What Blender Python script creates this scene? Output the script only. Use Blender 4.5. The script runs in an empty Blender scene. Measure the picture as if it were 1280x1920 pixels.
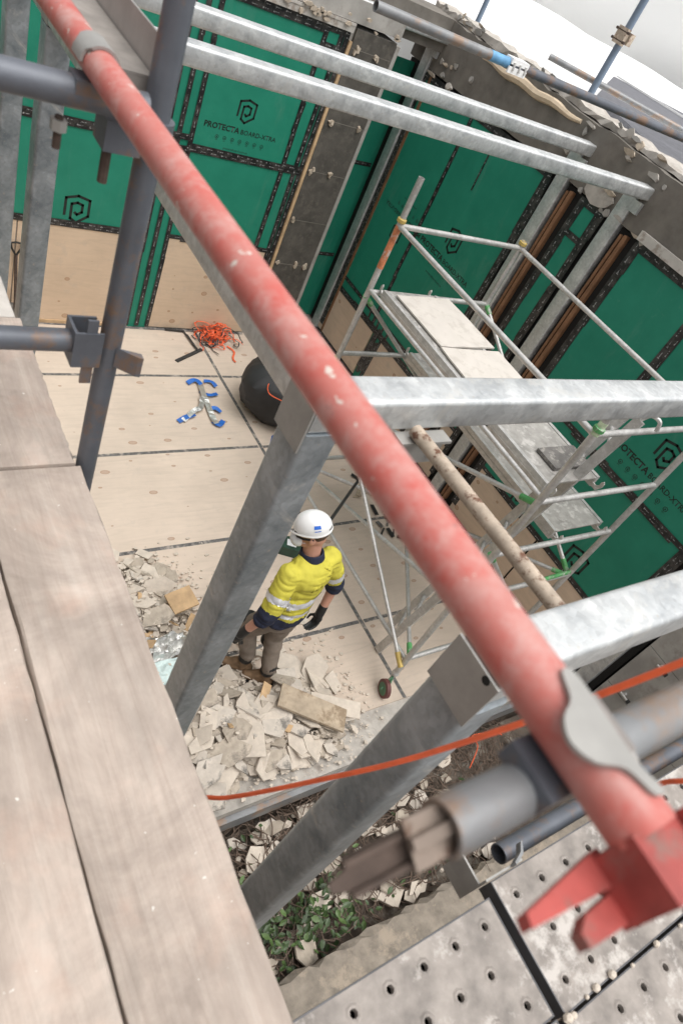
import bpy, bmesh, math, random
from mathutils import Vector, Matrix, noise
R = math.radians
random.seed(7)
S = bpy.context.scene
COL = S.collection
# ---------------------------------------------------------------- camera
CAM_H = 4.75
cam_d = bpy.data.cameras.new('camera'); cam = bpy.data.objects.new('camera', cam_d); COL.objects.link(cam)
cam_d.sensor_width = 36; cam_d.sensor_fit = 'AUTO'; cam_d.lens = 1294.8 / 1920 * 36
cam_d.clip_start = 0.02; cam_d.clip_end = 600
# columns: world X, Y, Z axes seen in camera space (x right, y down, z forward)
MX = [[0.80443705, -0.45593843, 0.38079019], [-0.10316666, -0.73850729, -0.66630596], [0.58501083, 0.49671635, -0.64112027]]
rt = Vector(MX[0]).normalized(); fw = Vector(MX[2]).normalized(); up = -Vector(MX[1]).normalized()
cam.matrix_world = Matrix(((rt.x, up.x, -fw.x, 0), (rt.y, up.y, -fw.y, 0), (rt.z, up.z, -fw.z, CAM_H), (0, 0, 0, 1)))
cam_d.dof.use_dof = True; cam_d.dof.focus_distance = 4.9; cam_d.dof.aperture_fstop = 5.0
S.camera = cam
S.render.resolution_x = 682; S.render.resolution_y = 1024
# ---------------------------------------------------------------- sky, sun (bright overcast day)
SUN_EL, SUN_AZ = 72, 160            # azimuth: compass-like, from +Y clockwise
w = bpy.data.worlds.new('World'); S.world = w; w.use_nodes = True
nt = w.node_tree; nt.nodes.clear()
sky = nt.nodes.new('ShaderNodeTexSky'); sky.sky_type = 'NISHITA'; sky.sun_disc = False
sky.sun_elevation = R(SUN_EL); sky.sun_rotation = R(SUN_AZ); sky.dust_density = 4.0; sky.air_density = 1.0
hs = nt.nodes.new('ShaderNodeHueSaturation'); hs.inputs['Saturation'].default_value = 0.10
bg = nt.nodes.new('ShaderNodeBackground'); bg.inputs['Strength'].default_value = 0.15
wo = nt.nodes.new('ShaderNodeOutputWorld')
nt.links.new(sky.outputs[0], hs.inputs['Color']); nt.links.new(hs.outputs[0], bg.inputs['Color']); nt.links.new(bg.outputs[0], wo.inputs['Surface'])
sd = bpy.data.lights.new('sun', 'SUN'); sd.energy = 1.5; sd.angle = R(70); sd.color = (1, 0.97, 0.93)
so = bpy.data.objects.new('sun', sd); COL.objects.link(so)
sdir = Vector((math.sin(R(SUN_AZ)) * math.cos(R(SUN_EL)), math.cos(R(SUN_AZ)) * math.cos(R(SUN_EL)), math.sin(R(SUN_EL))))
so.rotation_euler = sdir.to_track_quat('Z', 'Y').to_euler(); so.location = (0, 0, 12)
S.view_settings.view_transform = 'Standard'; S.view_settings.look = 'None'; S.view_settings.gamma = 1
S.view_settings.exposure = 0.45
S.render.engine = 'CYCLES'
# ---------------------------------------------------------------- materials
def new_mat(name):
    m = bpy.data.materials.new(name); m.use_nodes = True
    n = m.node_tree; b = n.nodes['Principled BSDF']
    return m, n, b
def coord(n, scale=(1, 1, 1), kind='Object'):
    t = n.nodes.new('ShaderNodeTexCoord'); mp = n.nodes.new('ShaderNodeMapping'); mp.inputs['Scale'].default_value = scale
    n.links.new(t.outputs[kind], mp.inputs['Vector']); return mp.outputs[0]
def noise_t(n, vec, scale, detail=5, rough=0.6, dist=0.0):
    t = n.nodes.new('ShaderNodeTexNoise'); t.inputs['Scale'].default_value = scale; t.inputs['Detail'].default_value = detail
    t.inputs['Roughness'].default_value = rough; t.inputs['Distortion'].default_value = dist
    n.links.new(vec, t.inputs['Vector']); return t.outputs['Fac']
def ramp(n, fac, stops):
    r = n.nodes.new('ShaderNodeValToRGB'); e = r.color_ramp.elements
    while len(e) < len(stops): e.new(0.5)
    for el, (p, c) in zip(e, stops):
        el.position = p; el.color = (c[0], c[1], c[2], 1) if not isinstance(c, (int, float)) else (c, c, c, 1)
    n.links.new(fac, r.inputs['Fac']); return r.outputs['Color']
def mix(n, fac, a, b, mode='MIX'):
    x = n.nodes.new('ShaderNodeMix'); x.data_type = 'RGBA'; x.blend_type = mode
    for s, v in ((x.inputs[0], fac), (x.inputs[6], a), (x.inputs[7], b)):
        if isinstance(v, (int, float)): s.default_value = v
        elif isinstance(v, tuple): s.default_value = (*v, 1)
        else: n.links.new(v, s)
    return x.outputs[2]
def bump(n, b, h, dist=0.01, strength=0.5):
    bp = n.nodes.new('ShaderNodeBump'); bp.inputs['Distance'].default_value = dist; bp.inputs['Strength'].default_value = strength
    n.links.new(h, bp.inputs['Height']); n.links.new(bp.outputs[0], b.inputs['Normal'])
def simple(name, col, rough=0.6, metal=0.0, var=0.25, scale=12.0, bmp=0.0, dark=None, dscale=5.0, spec=0.5):
    m, n, b = new_mat(name); c = coord(n)
    f = noise_t(n, c, scale)
    lo = tuple(max(0, x * (1 - var)) for x in col); hi = tuple(min(1, x * (1 + var)) for x in col)
    out = ramp(n, f, [(0.3, lo), (0.7, hi)])
    if dark is not None:
        g = noise_t(n, c, dscale, 8, 0.7)
        k = ramp(n, g, [(0.52, 0.0), (0.62, 1.0)])
        out = mix(n, k, out, dark)
    n.links.new(out, b.inputs['Base Color']); b.inputs['Roughness'].default_value = rough; b.inputs['Metallic'].default_value = metal
    b.inputs['Specular IOR Level'].default_value = spec
    if bmp: bump(n, b, noise_t(n, c, scale * 3, 8, 0.7), bmp, 0.6)
    return m
M = {}
def galv_mat(name, lo, hi, metal=0.65, rough=0.42):
    m, n, b = new_mat(name); c = coord(n)
    v = n.nodes.new('ShaderNodeTexVoronoi'); v.inputs['Scale'].default_value = 55; n.links.new(c, v.inputs['Vector'])
    f1 = noise_t(n, c, 9, 7, 0.65, 0.6)
    a = ramp(n, f1, [(0.3, lo), (0.7, hi)])
    sp = ramp(n, v.outputs['Color'], [(0.0, 0.78), (1.0, 1.15)])
    a = mix(n, 0.6, a, sp, 'MULTIPLY')
    chalk = ramp(n, noise_t(n, c, 3.2, 6, 0.7, 1.0), [(0.60, 0.0), (0.67, 1.0)])
    a = mix(n, chalk, a, (0.66, 0.66, 0.64))
    dust = ramp(n, noise_t(n, c, 60, 4, 0.7), [(0.62, 0.0), (0.72, 1.0)])
    a = mix(n, dust, a, (0.55, 0.52, 0.47))
    n.links.new(a, b.inputs['Base Color']); b.inputs['Metallic'].default_value = metal
    rr = ramp(n, f1, [(0.3, rough), (0.7, rough + 0.15)]); n.links.new(rr, b.inputs['Roughness'])
    bump(n, b, noise_t(n, c, 40, 4, 0.6), 0.002, 0.3)
    return m
M['galv'] = galv_mat('galvanised_steel', (0.50, 0.52, 0.53), (0.75, 0.76, 0.75), 0.80, 0.46)
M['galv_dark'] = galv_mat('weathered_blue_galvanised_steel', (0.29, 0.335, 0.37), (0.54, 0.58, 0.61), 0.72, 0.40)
M['alu'] = galv_mat('dusty_aluminium', (0.45, 0.44, 0.42), (0.66, 0.65, 0.63), 0.55, 0.4)
M['tube'] = simple('painted_grey_tube', (0.115, 0.125, 0.145), 0.45, 0.25, 0.2, 8, 0.002, (0.20, 0.13, 0.09), 6)
M['tube_pale'] = simple('pale_grey_tube', (0.23, 0.235, 0.24), 0.45, 0.3, 0.2, 8, 0.002, (0.28, 0.20, 0.15), 7)
M['tube_blue'] = simple('blue_grey_tube', (0.17, 0.22, 0.29), 0.45, 0.3, 0.2, 8, 0.001)
def red_mat():
    m, n, b = new_mat('worn_red_paint'); c = coord(n)
    base = ramp(n, noise_t(n, c, 15, 6, 0.65), [(0.3, (0.47, 0.19, 0.165)), (0.5, (0.49, 0.145, 0.12)), (0.74, (0.50, 0.075, 0.06))])
    k = ramp(n, noise_t(n, c, 22, 6, 0.7), [(0.46, 0.0), (0.66, 0.9)])
    a = mix(n, k, base, (0.52, 0.29, 0.26))
    k2 = ramp(n, noise_t(n, c, 38, 3, 0.5), [(0.685, 0.0), (0.705, 0.9)])
    a = mix(n, k2, a, (0.60, 0.55, 0.49))
    k3 = ramp(n, noise_t(n, c, 18, 5, 0.8, 1.5), [(0.66, 0.0), (0.70, 1.0)])
    a = mix(n, k3, a, (0.22, 0.16, 0.15))
    n.links.new(a, b.inputs['Base Color']); b.inputs['Roughness'].default_value = 0.5
    bump(n, b, noise_t(n, c, 60, 4), 0.001, 0.4); return m
M['red'] = red_mat()
def ply_mat(name, col, knots=True, grain_axis=0, ks=(2.6, 4.6, 4.6), plane=(0, 1)):
    m, n, b = new_mat(name)
    gs = [14, 14, 14]; gs[grain_axis] = 1.6
    c = coord(n, tuple(gs)); c0 = coord(n)
    g = noise_t(n, c, 1.0, 8, 0.62, 1.8)
    a = ramp(n, g, [(0.25, tuple(x * 0.90 for x in col)), (0.5, col), (0.75, tuple(min(1, x * 1.05) for x in col))])
    big = ramp(n, noise_t(n, c0, 1.3, 5, 0.6), [(0.3, 0.86), (0.7, 1.06)])
    a = mix(n, 1.0, a, big, 'MULTIPLY')
    if knots:
        v = n.nodes.new('ShaderNodeTexVoronoi'); v.inputs['Randomness'].default_value = 0.62; v.inputs['Scale'].default_value = 1
        v.voronoi_dimensions = '2D'; sx = n.nodes.new('ShaderNodeSeparateXYZ'); cx = n.nodes.new('ShaderNodeCombineXYZ'); n.links.new(coord(n, ks), sx.inputs[0])
        n.links.new(sx.outputs[plane[0]], cx.inputs[0]); n.links.new(sx.outputs[plane[1]], cx.inputs[1]); n.links.new(cx.outputs[0], v.inputs['Vector'])
        sep = n.nodes.new('ShaderNodeSeparateColor'); n.links.new(v.outputs['Color'], sep.inputs[0])
        rad = n.nodes.new('ShaderNodeMath'); rad.operation = 'MULTIPLY_ADD'; n.links.new(sep.outputs[0], rad.inputs[0]); rad.inputs[1].default_value = 0.17; rad.inputs[2].default_value = -0.045
        d = n.nodes.new('ShaderNodeMath'); d.operation = 'SUBTRACT'; n.links.new(rad.outputs[0], d.inputs[0]); n.links.new(v.outputs['Distance'], d.inputs[1])
        k = ramp(n, d.outputs[0], [(0.0, 0.0), (0.012, 0.95), (0.05, 0.6)])
        a = mix(n, k, a, tuple(x * f for x, f in zip(col, (0.62, 0.48, 0.40))))
    dirt = ramp(n, noise_t(n, c0, 5, 8, 0.72), [(0.55, 0.0), (0.75, 0.45)])
    a = mix(n, dirt, a, (0.42, 0.37, 0.32))
    n.links.new(a, b.inputs['Base Color']); b.inputs['Roughness'].default_value = 0.75
    b.inputs['Specular IOR Level'].default_value = 0.25
    return m
PLY = (0.60, 0.50, 0.41)
M['red_worn'] = simple('scuffed_dark_red_paint', (0.36, 0.065, 0.055), 0.55, 0, 0.3, 22, 0.002, (0.24, 0.12, 0.10), 18)
M['ply_floor'] = ply_mat('plywood_floor', PLY)
M['ply_back'] = ply_mat('plywood_back', (0.66, 0.51, 0.37), True, 0, (3.2, 1, 4.2), (0, 2))
M['ply_right'] = ply_mat('plywood_right', (0.64, 0.50, 0.38), True, 1, (1, 3.2, 4.2), (1, 2))
def plank_mat():
    m, n, b = new_mat('weathered_plank'); c = coord(n, (26, 1.3, 26)); c0 = coord(n)
    a = ramp(n, noise_t(n, c, 1.0, 9, 0.66, 1.4), [(0.22, (0.37, 0.30, 0.255)), (0.5, (0.47, 0.395, 0.34)), (0.8, (0.545, 0.475, 0.415))])
    st = ramp(n, noise_t(n, c0, 3.0, 7, 0.7, 0.5), [(0.36, 0.66), (0.62, 1.1)])
    a = mix(n, 1.0, a, st, 'MULTIPLY')
    pk = ramp(n, noise_t(n, c0, 6.0, 4, 0.6), [(0.56, 0.0), (0.72, 0.35)])
    a = mix(n, pk, a, (0.55, 0.37, 0.29))
    sp = ramp(n, noise_t(n, c0, 75, 2, 0.4), [(0.755, 0.0), (0.77, 1.0)])
    a = mix(n, sp, a, (0.66, 0.63, 0.58))
    gr_ = ramp(n, noise_t(n, coord(n, (3, .7, 3)), 2.2, 7, 0.7, 0.8), [(0.5, 0.0), (0.72, 0.6)]); a = mix(n, gr_, a, (0.30, 0.26, 0.225))
    n.links.new(a, b.inputs['Base Color']); b.inputs['Roughness'].default_value = 0.8; b.inputs['Specular IOR Level'].default_value = 0.2
    bump(n, b, noise_t(n, c, 1.0, 9, 0.66, 1.4), 0.004, 0.5); return m
M['plank'] = plank_mat()
M['ply_floor'].node_tree.nodes['Principled BSDF'].inputs['Roughness'].default_value = 0.8
M['plank_grey'] = simple('grey_weathered_plank', (0.50, 0.47, 0.43), 0.85, 0, 0.2, 6, 0.003)
def green_mat():
    m, n, b = new_mat('green_board'); c = coord(n)
    a = ramp(n, noise_t(n, c, 2.5, 7, 0.65), [(0.3, (0.013, 0.195, 0.125)), (0.7, (0.022, 0.245, 0.16))])
    sc = ramp(n, noise_t(n, c, 11, 8, 0.75, 1.2), [(0.60, 0.0), (0.80, 0.35)])
    a = mix(n, sc, a, (0.16, 0.34, 0.26))
    sm = ramp(n, noise_t(n, coord(n, (1, 1, .25)), 3.0, 8, 0.75, 0.8), [(0.55, 0.0), (0.75, 0.22)]); a = mix(n, sm, a, (0.20, 0.32, 0.27))
    n.links.new(a, b.inputs['Base Color']); b.inputs['Roughness'].default_value = 0.5; b.inputs['Specular IOR Level'].default_value = 0.35
    return m
M['green'] = green_mat()
def tape_mat(name, base, wcol):
    m, n, b = new_mat(name)
    t = n.nodes.new('ShaderNodeUVMap'); t.uv_map = 'UVMap'
    sep = n.nodes.new('ShaderNodeSeparateXYZ'); n.links.new(t.outputs[0], sep.inputs[0])
    def math_(op, a, bb):
        x = n.nodes.new('ShaderNodeMath'); x.operation = op
        for s, v in zip(x.inputs, (a, bb)):
            if isinstance(v, (int, float)): s.default_value = v
            else: n.links.new(v, s)
        return x.outputs[0]
    fr = math_('FRACT', math_('DIVIDE', sep.outputs[0], 0.115), 0)
    inlen = math_('MULTIPLY', math_('GREATER_THAN', fr, 0.22), math_('LESS_THAN', fr, 0.74))
    inw = math_('LESS_THAN', math_('ABSOLUTE', math_('SUBTRACT', sep.outputs[1], 0.5), 0), 0.06)
    hd = math_('MULTIPLY', math_('LESS_THAN', math_('ABSOLUTE', math_('SUBTRACT', fr, 0.26), 0), 0.05), math_('LESS_THAN', math_('ABSOLUTE', math_('SUBTRACT', sep.outputs[1], 0.5), 0), 0.17))
    k = math_('MAXIMUM', math_('MULTIPLY', inlen, inw), hd)
    nz = noise_t(n, coord(n), 90, 3, 0.6)
    k = math_('MULTIPLY', k, math_('GREATER_THAN', nz, 0.50))
    d = ramp(n, noise_t(n, coord(n), 14, 7, 0.7), [(0.45, 0.0), (0.75, 0.4)])
    a = mix(n, d, base, (0.22, 0.20, 0.18)); a = mix(n, k, a, wcol)
    n.links.new(a, b.inputs['Base Color']); b.inputs['Roughness'].default_value = 0.42
    return m
M['tape'] = tape_mat('black_printed_tape', (0.012, 0.012, 0.013), (0.34, 0.34, 0.34))
M['floor_tape'] = simple('dusty_black_tape', (0.12, 0.115, 0.11), 0.7, 0, 0.5, 30, 0, (0.36, 0.32, 0.28), 14)
M['print'] = simple('black_print', (0.010, 0.016, 0.014), 0.55, 0, 0.1)
M['timber'] = simple('orange_timber_stud', (0.22, 0.11, 0.055), 0.7, 0, 0.3, 7, 0.002)
M['timber_pale'] = simple('pale_timber', (0.55, 0.38, 0.22), 0.75, 0, 0.25, 8)
M['conc_dark'] = simple('dark_render', (0.16, 0.145, 0.125), 0.9, 0, 0.25, 5, 0.006, (0.17, 0.155, 0.135), 3)
M['conc'] = simple('grey_concrete', (0.36, 0.345, 0.32), 0.9, 0, 0.2, 4, 0.004, (0.28, 0.26, 0.235), 3)
M['conc_pale'] = simple('pale_concrete', (0.43, 0.40, 0.36), 0.9, 0, 0.25, 6, 0.01, (0.36, 0.32, 0.28), 5)
M['pilaster'] = simple('brushed_dark_render', (0.088, 0.080, 0.069), 0.9, 0, 0.3, 7, 0.004, (0.12, 0.108, 0.092), 10)
M['plaster'] = simple('torn_plaster', (0.45, 0.38, 0.30), 0.9, 0, 0.25, 20, 0.006)
M['foam'] = simple('cream_foam', (0.62, 0.50, 0.36), 0.8, 0, 0.15, 8, 0.004)
M['flash'] = simple('cream_metal_flashing', (0.55, 0.52, 0.48), 0.5, 0.1, 0.12, 6, 0, (0.35, 0.30, 0.26), 9)
M['white'] = simple('white_membrane', (0.88, 0.88, 0.87), 0.6, 0, 0.04, 3)
def wrap_mat():
    m, n, b = new_mat('translucent_wrap'); c = coord(n); b.inputs['Base Color'].default_value = (0.85, 0.85, 0.84, 1); b.inputs['Roughness'].default_value = 0.5
    tl = n.nodes.new('ShaderNodeBsdfTranslucent'); tl.inputs['Color'].default_value = (0.97, 0.97, 0.96, 1); mx = n.nodes.new('ShaderNodeMixShader'); mx.inputs[0].default_value = 0.6
    n.links.new(b.outputs[0], mx.inputs[1]); n.links.new(tl.outputs[0], mx.inputs[2]); n.links.new(mx.outputs[0], n.nodes['Material Output'].inputs['Surface'])
    bump(n, b, noise_t(n, c, 2.5, 6, 0.6, 1.0), 0.05, 0.5); return m
M['wrap'] = wrap_mat()
M['roofgrey'] = simple('dark_grey_roofing', (0.13, 0.13, 0.145), 0.6, 0, 0.2, 9)
M['bluelabel'] = simple('blue_label', (0.02, 0.13, 0.55), 0.5, 0, 0.2, 30)
M['soil'] = simple('soil', (0.12, 0.095, 0.075), 0.95, 0, 0.35, 9, 0.02, (0.26, 0.23, 0.19), 4)
M['rust'] = simple('rusty_tube', (0.46, 0.38, 0.30), 0.65, 0.2, 0.3, 16, 0.002, (0.15, 0.07, 0.04), 22)
M['rust_mid'] = simple('brown_grey_steel', (0.24, 0.19, 0.155), 0.65, 0.3, 0.3, 20, 0.002, (0.13, 0.08, 0.055), 25)
M['rust_dark'] = simple('rusty_bolt', (0.085, 0.060, 0.048), 0.8, 0.3, 0.35, 30, 0.002)
M['channel_dirt'] = simple('dusty_steel', (0.30, 0.275, 0.25), 0.7, 0.2, 0.25, 14, 0.001)
M['coupler'] = simple('galvanised_coupler', (0.36, 0.35, 0.33), 0.5, 0.4, 0.15, 12, 0.001)
M['deck'] = simple('plaster_splashed_steel', (0.28, 0.25, 0.225), 0.7, 0.1, 0.35, 14, 0.002, (0.50, 0.465, 0.43), 10)
M['deck_edge'] = simple('dark_steel_edge', (0.10, 0.10, 0.105), 0.5, 0.4, 0.25, 9)
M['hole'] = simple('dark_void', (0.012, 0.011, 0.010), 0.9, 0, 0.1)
M['alu_plate'] = simple('worn_platform_plate', (0.36, 0.345, 0.32), 0.55, 0.3, 0.25, 10, 0.002, (0.55, 0.53, 0.50), 12)
M['alu_dark'] = simple('dirty_platform_plate', (0.17, 0.16, 0.15), 0.6, 0.3, 0.3, 14, 0.002, (0.35, 0.33, 0.30), 18)
M['greenfit'] = simple('green_brace_hook', (0.10, 0.36, 0.12), 0.5, 0.1, 0.3, 12, 0, (0.40, 0.42, 0.36), 14)
M['yellowfit'] = simple('yellow_brace_hook', (0.55, 0.40, 0.12), 0.5, 0.1, 0.2, 12)
M['castor_green'] = simple('green_castor', (0.06, 0.16, 0.08), 0.5, 0.1, 0.3, 12)
M['tyre_red'] = simple('red_castor_tyre', (0.13, 0.045, 0.04), 0.6, 0, 0.3, 12)
M['fc'] = simple('cream_sheet', (0.57, 0.53, 0.48), 0.8, 0, 0.06, 6, 0.0, (0.50, 0.46, 0.41), 9)
M['pb'] = simple('plasterboard', (0.57, 0.50, 0.42), 0.88, 0, 0.13, 14, 0.003)
M['pb2'] = simple('dirty_plasterboard', (0.43, 0.37, 0.30), 0.9, 0, 0.25, 10, 0.003, (0.27, 0.235, 0.195), 7)
M['pb3'] = simple('grey_plaster_face', (0.57, 0.51, 0.44), 0.9, 0, 0.15, 12, 0.003, (0.20, 0.185, 0.165), 5)
M['pb_wood'] = simple('broken_timber', (0.50, 0.34, 0.19), 0.85, 0, 0.25, 9)
M['oldboard'] = simple('stained_old_board', (0.42, 0.34, 0.25), 0.9, 0, 0.3, 8, 0.003, (0.28, 0.21, 0.14), 6)
M['bag'] = simple('black_plastic_bag', (0.020, 0.020, 0.021), 0.6, 0, 0.3, 6)
M['orange'] = simple('orange_cord', (0.78, 0.13, 0.045), 0.5, 0, 0.15, 20)
M['blackstrap'] = simple('black_strap', (0.03, 0.03, 0.03), 0.6, 0, 0.5, 20)
M['blue'] = simple('blue_tape', (0.015, 0.12, 0.45), 0.5, 0, 0.25, 12)
M['foil'] = simple('silver_foil', (0.72, 0.72, 0.70), 0.28, 0.85, 0.1, 18, 0.01)
M['black'] = simple('matt_black', (0.015, 0.015, 0.015), 0.5, 0, 0.2)
M['twig'] = simple('dry_twig', (0.14, 0.10, 0.075), 0.9, 0, 0.3, 14)
M['leaf'] = simple('ivy_leaf', (0.038, 0.068, 0.020), 0.45, 0, 0.5, 6)
M['leaf2'] = simple('pale_leaf', (0.09, 0.15, 0.045), 0.5, 0, 0.3, 6)
M['hivis'] = simple('yellow_fabric', (0.56, 0.50, 0.06), 0.8, 0, 0.1, 9, 0.004)
M['navy'] = simple('navy_fabric', (0.014, 0.018, 0.040), 0.85, 0, 0.25, 14, 0.003)
M['trouser'] = simple('taupe_trousers', (0.20, 0.162, 0.13), 0.85, 0, 0.15, 14, 0.003)
M['reflect'] = simple('reflective_band', (0.66, 0.66, 0.68), 0.35, 0.3, 0.08, 20)
M['boot'] = simple('tan_boot', (0.20, 0.125, 0.07), 0.85, 0, 0.3, 20, 0.002)
M['skin'] = simple('skin', (0.52, 0.27, 0.19), 0.55, 0, 0.08, 20)
M['hair'] = simple('short_hair', (0.09, 0.055, 0.035), 0.8, 0, 0.2, 60)
M['helmet'] = simple('white_helmet', (0.80, 0.80, 0.79), 0.32, 0, 0.03, 8)
M['mask'] = simple('white_mask', (0.72, 0.73, 0.74), 0.8, 0, 0.05)
# ---------------------------------------------------------------- mesh helpers
def V(*a): return Vector(a)
def basis(d):
    d = Vector(d).normalized(); a = Vector((0, 0, 1)) if abs(d.z) < 0.95 else Vector((1, 0, 0))
    u = d.cross(a).normalized(); return d, u, u.cross(d).normalized()
class MB:
    def __init__(s): s.v = []; s.f = []; s.uv = {}
    def add(s, vs, fs):
        o = len(s.v); s.v += [Vector(p) for p in vs]; s.f += [tuple(i + o for i in f) for f in fs]; return s
    def box(s, a, b):
        x0, y0, z0 = [min(p, q) for p, q in zip(a, b)]; x1, y1, z1 = [max(p, q) for p, q in zip(a, b)]
        return s.add([(x0, y0, z0), (x1, y0, z0), (x1, y1, z0), (x0, y1, z0), (x0, y0, z1), (x1, y0, z1), (x1, y1, z1), (x0, y1, z1)],
                     [(3, 2, 1, 0), (4, 5, 6, 7), (0, 1, 5, 4), (1, 2, 6, 5), (2, 3, 7, 6), (3, 0, 4, 7)])
    def obox(s, c, ax, ay, az):
        c = Vector(c); ax = Vector(ax); ay = Vector(ay); az = Vector(az)
        vs = [c + ax * i + ay * j + az * k for k in (-1, 1) for j in (-1, 1) for i in (-1, 1)]
        fs = [(2, 3, 1, 0), (4, 5, 7, 6), (0, 1, 5, 4), (1, 3, 7, 5), (3, 2, 6, 7), (2, 0, 4, 6)]
        if ax.cross(ay).dot(az) < 0: fs = [tuple(reversed(f)) for f in fs]
        return s.add(vs, fs)
    def bar(s, p, q, w, h, upv=(0, 0, 1)):
        p = Vector(p); q = Vector(q); d = (q - p); L = d.length; d.normalize(); u = Vector(upv); x = d.cross(u)
        if x.length < 1e-4: x = d.cross(Vector((1, 0, 0)))
        x.normalize(); u = x.cross(d)
        return s.obox((p + q) / 2, d * L / 2, x * w / 2, u * h / 2)
    def loft(s, rings, caps=True, closed=False):
        n = len(rings[0]); o = len(s.v)
        for r in rings: s.v += [Vector(p) for p in r]
        m = len(rings)
        for i in range(m - 1 + (1 if closed else 0)):
            a = o + i * n; b = o + ((i + 1) % m) * n
            for j in range(n):
                k = (j + 1) % n; s.f.append((a + j, a + k, b + k, b + j))
        if caps and not closed:
            s.f.append(tuple(o + j for j in reversed(range(n)))); s.f.append(tuple(o + (m - 1) * n + j for j in range(n)))
        return s
    def tube(s, p, q, r, n=14, r2=None, caps=True):
        p = Vector(p); q = Vector(q); d, u, w_ = basis(q - p); r2 = r if r2 is None else r2
        ring = lambda c, rr: [c + (u * math.cos(-t) + w_ * math.sin(-t)) * rr for t in [2 * math.pi * k / n for k in range(n)]]
        return s.loft([ring(p, r), ring(q, r2)], caps)
    def pipe(s, p, q, r, t=0.0035, n=18):          # hollow tube with open ends
        p = Vector(p); q = Vector(q); d, u, w_ = basis(q - p)
        ring = lambda c, rr: [c + (u * math.cos(-a) + w_ * math.sin(-a)) * rr for a in [2 * math.pi * k / n for k in range(n)]]
        return s.loft([ring(p, r), ring(q, r), ring(q, r - t), ring(p, r - t)], False, True)
    def path(s, pts, r, n=8):
        pts = [Vector(p) for p in pts]; rings = []; pu = None
        for i, p in enumerate(pts):
            d = (pts[min(i + 1, len(pts) - 1)] - pts[max(i - 1, 0)]).normalized()
            if pu is None: _, u, _ = basis(d)
            else:
                u = (pu - d * pu.dot(d)); u = u.normalized() if u.length > 1e-5 else basis(d)[1]
            pu = u; w_ = d.cross(u)
            rr = r[i] if isinstance(r, (list, tuple)) else r
            rings.append([p + (u * math.cos(t) + w_ * math.sin(t)) * rr for t in [2 * math.pi * k / n for k in range(n)]])
        return s.loft(rings)
    def rhs(s, p, q, w, h, r=0.012, upv=(0, 0, 1)):    # rounded hollow section, closed ends
        p = Vector(p); q = Vector(q); d = (q - p).normalized(); u = Vector(upv); x = d.cross(u).normalized(); u = x.cross(d)
        prof = []
        for cx, cy, a0 in ((w / 2 - r, h / 2 - r, 0), (-w / 2 + r, h / 2 - r, 90), (-w / 2 + r, -h / 2 + r, 180), (w / 2 - r, -h / 2 + r, 270)):
            for k in range(4):
                a = R(a0 + 30 * k); prof.append((cx + r * math.cos(a), cy + r * math.sin(a)))
        return s.loft([[c + x * a + u * b for a, b in prof] for c in (p, q)])
    def prism(s, poly, o, ex, ey, ez, t):              # polygon in plane (ex,ey) at o, extruded t along ez
        o = Vector(o); ex = Vector(ex); ey = Vector(ey); ez = Vector(ez); n = len(poly)
        vs = [o + ex * a + ey * b for a, b in poly] + [o + ex * a + ey * b + ez * t for a, b in poly]
        area = sum(poly[i][0] * poly[(i + 1) % n][1] - poly[(i + 1) % n][0] * poly[i][1] for i in range(n))
        flip = (area > 0) != (ex.cross(ey).dot(ez) * (1 if t > 0 else -1) > 0)
        fs = [tuple(reversed(range(n))), tuple(range(n, 2 * n))] + [(i, (i + 1) % n, n + (i + 1) % n, n + i) for i in range(n)]
        if flip: fs = [tuple(reversed(f)) for f in fs]
        return s.add(vs, fs)
    def lathe(s, prof, c, axis, n=20):                  # prof: (radius, distance along axis)
        c = Vector(c); d, u, w_ = basis(axis)
        rings = [[c + d * z + (u * math.cos(-t) + w_ * math.sin(-t)) * max(r, 1e-4) for t in [2 * math.pi * k / n for k in range(n)]] for r, z in prof]
        return s.loft(rings)
    def ell(s, c, rx, ry, rz, rot=None, n=14, m=9):
        c = Vector(c); rings = []
        for i in range(m + 1):
            a = -math.pi / 2 + math.pi * i / m; ring = []
            for j in range(n):
                t = 2 * math.pi * j / n; p = Vector((max(math.cos(a), 1e-3) * math.cos(t) * rx, max(math.cos(a), 1e-3) * math.sin(t) * ry, math.sin(a) * rz))
                ring.append(c + (rot @ p if rot else p))
            rings.append(ring)
        return s.loft(rings)
    def capsule(s, p, q, r1, r2, n=14):
        p = Vector(p); q = Vector(q); L = (q - p).length; prof = []
        for k in range(6):
            a = -math.pi / 2 + math.pi / 2 * k / 5; prof.append((r1 * math.cos(a), r1 * math.sin(a)))
        for k in range(6):
            a = math.pi / 2 * k / 5; prof.append((r2 * math.cos(a), L + r2 * math.sin(a)))
        return s.lathe(prof, p, q - p, n)
def mesh_from(name, mb, mat, org=(0, 0, 0), smooth=False):
    me = bpy.data.meshes.new(name); o = Vector(org)
    me.from_pydata([tuple(p - o) for p in mb.v], [], mb.f)
    for mm in (mat if isinstance(mat, (list, tuple)) else [mat]): me.materials.append(M[mm] if isinstance(mm, str) else mm)
    if smooth == True: me.polygons.foreach_set('use_smooth', [True] * len(me.polygons))
    me.update()
    if smooth == 'auto': me.shade_smooth_auto = None if False else None
    return me
def shade_auto(me, ang=40):
    bm = bmesh.new(); bm.from_mesh(me); bmesh.ops.recalc_face_normals(bm, faces=bm.faces)
    for f in bm.faces: f.smooth = True
    for e in bm.edges:
        if len(e.link_faces) == 2 and e.calc_face_angle(0) > R(ang): e.smooth = False
    bm.to_mesh(me); bm.free()
def tag(o, label=None, cat=None, group=None, kind=None):
    for k, v_ in (('label', label), ('category', cat), ('group', group), ('kind', kind)):
        if v_: o[k] = v_
    return o
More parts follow.
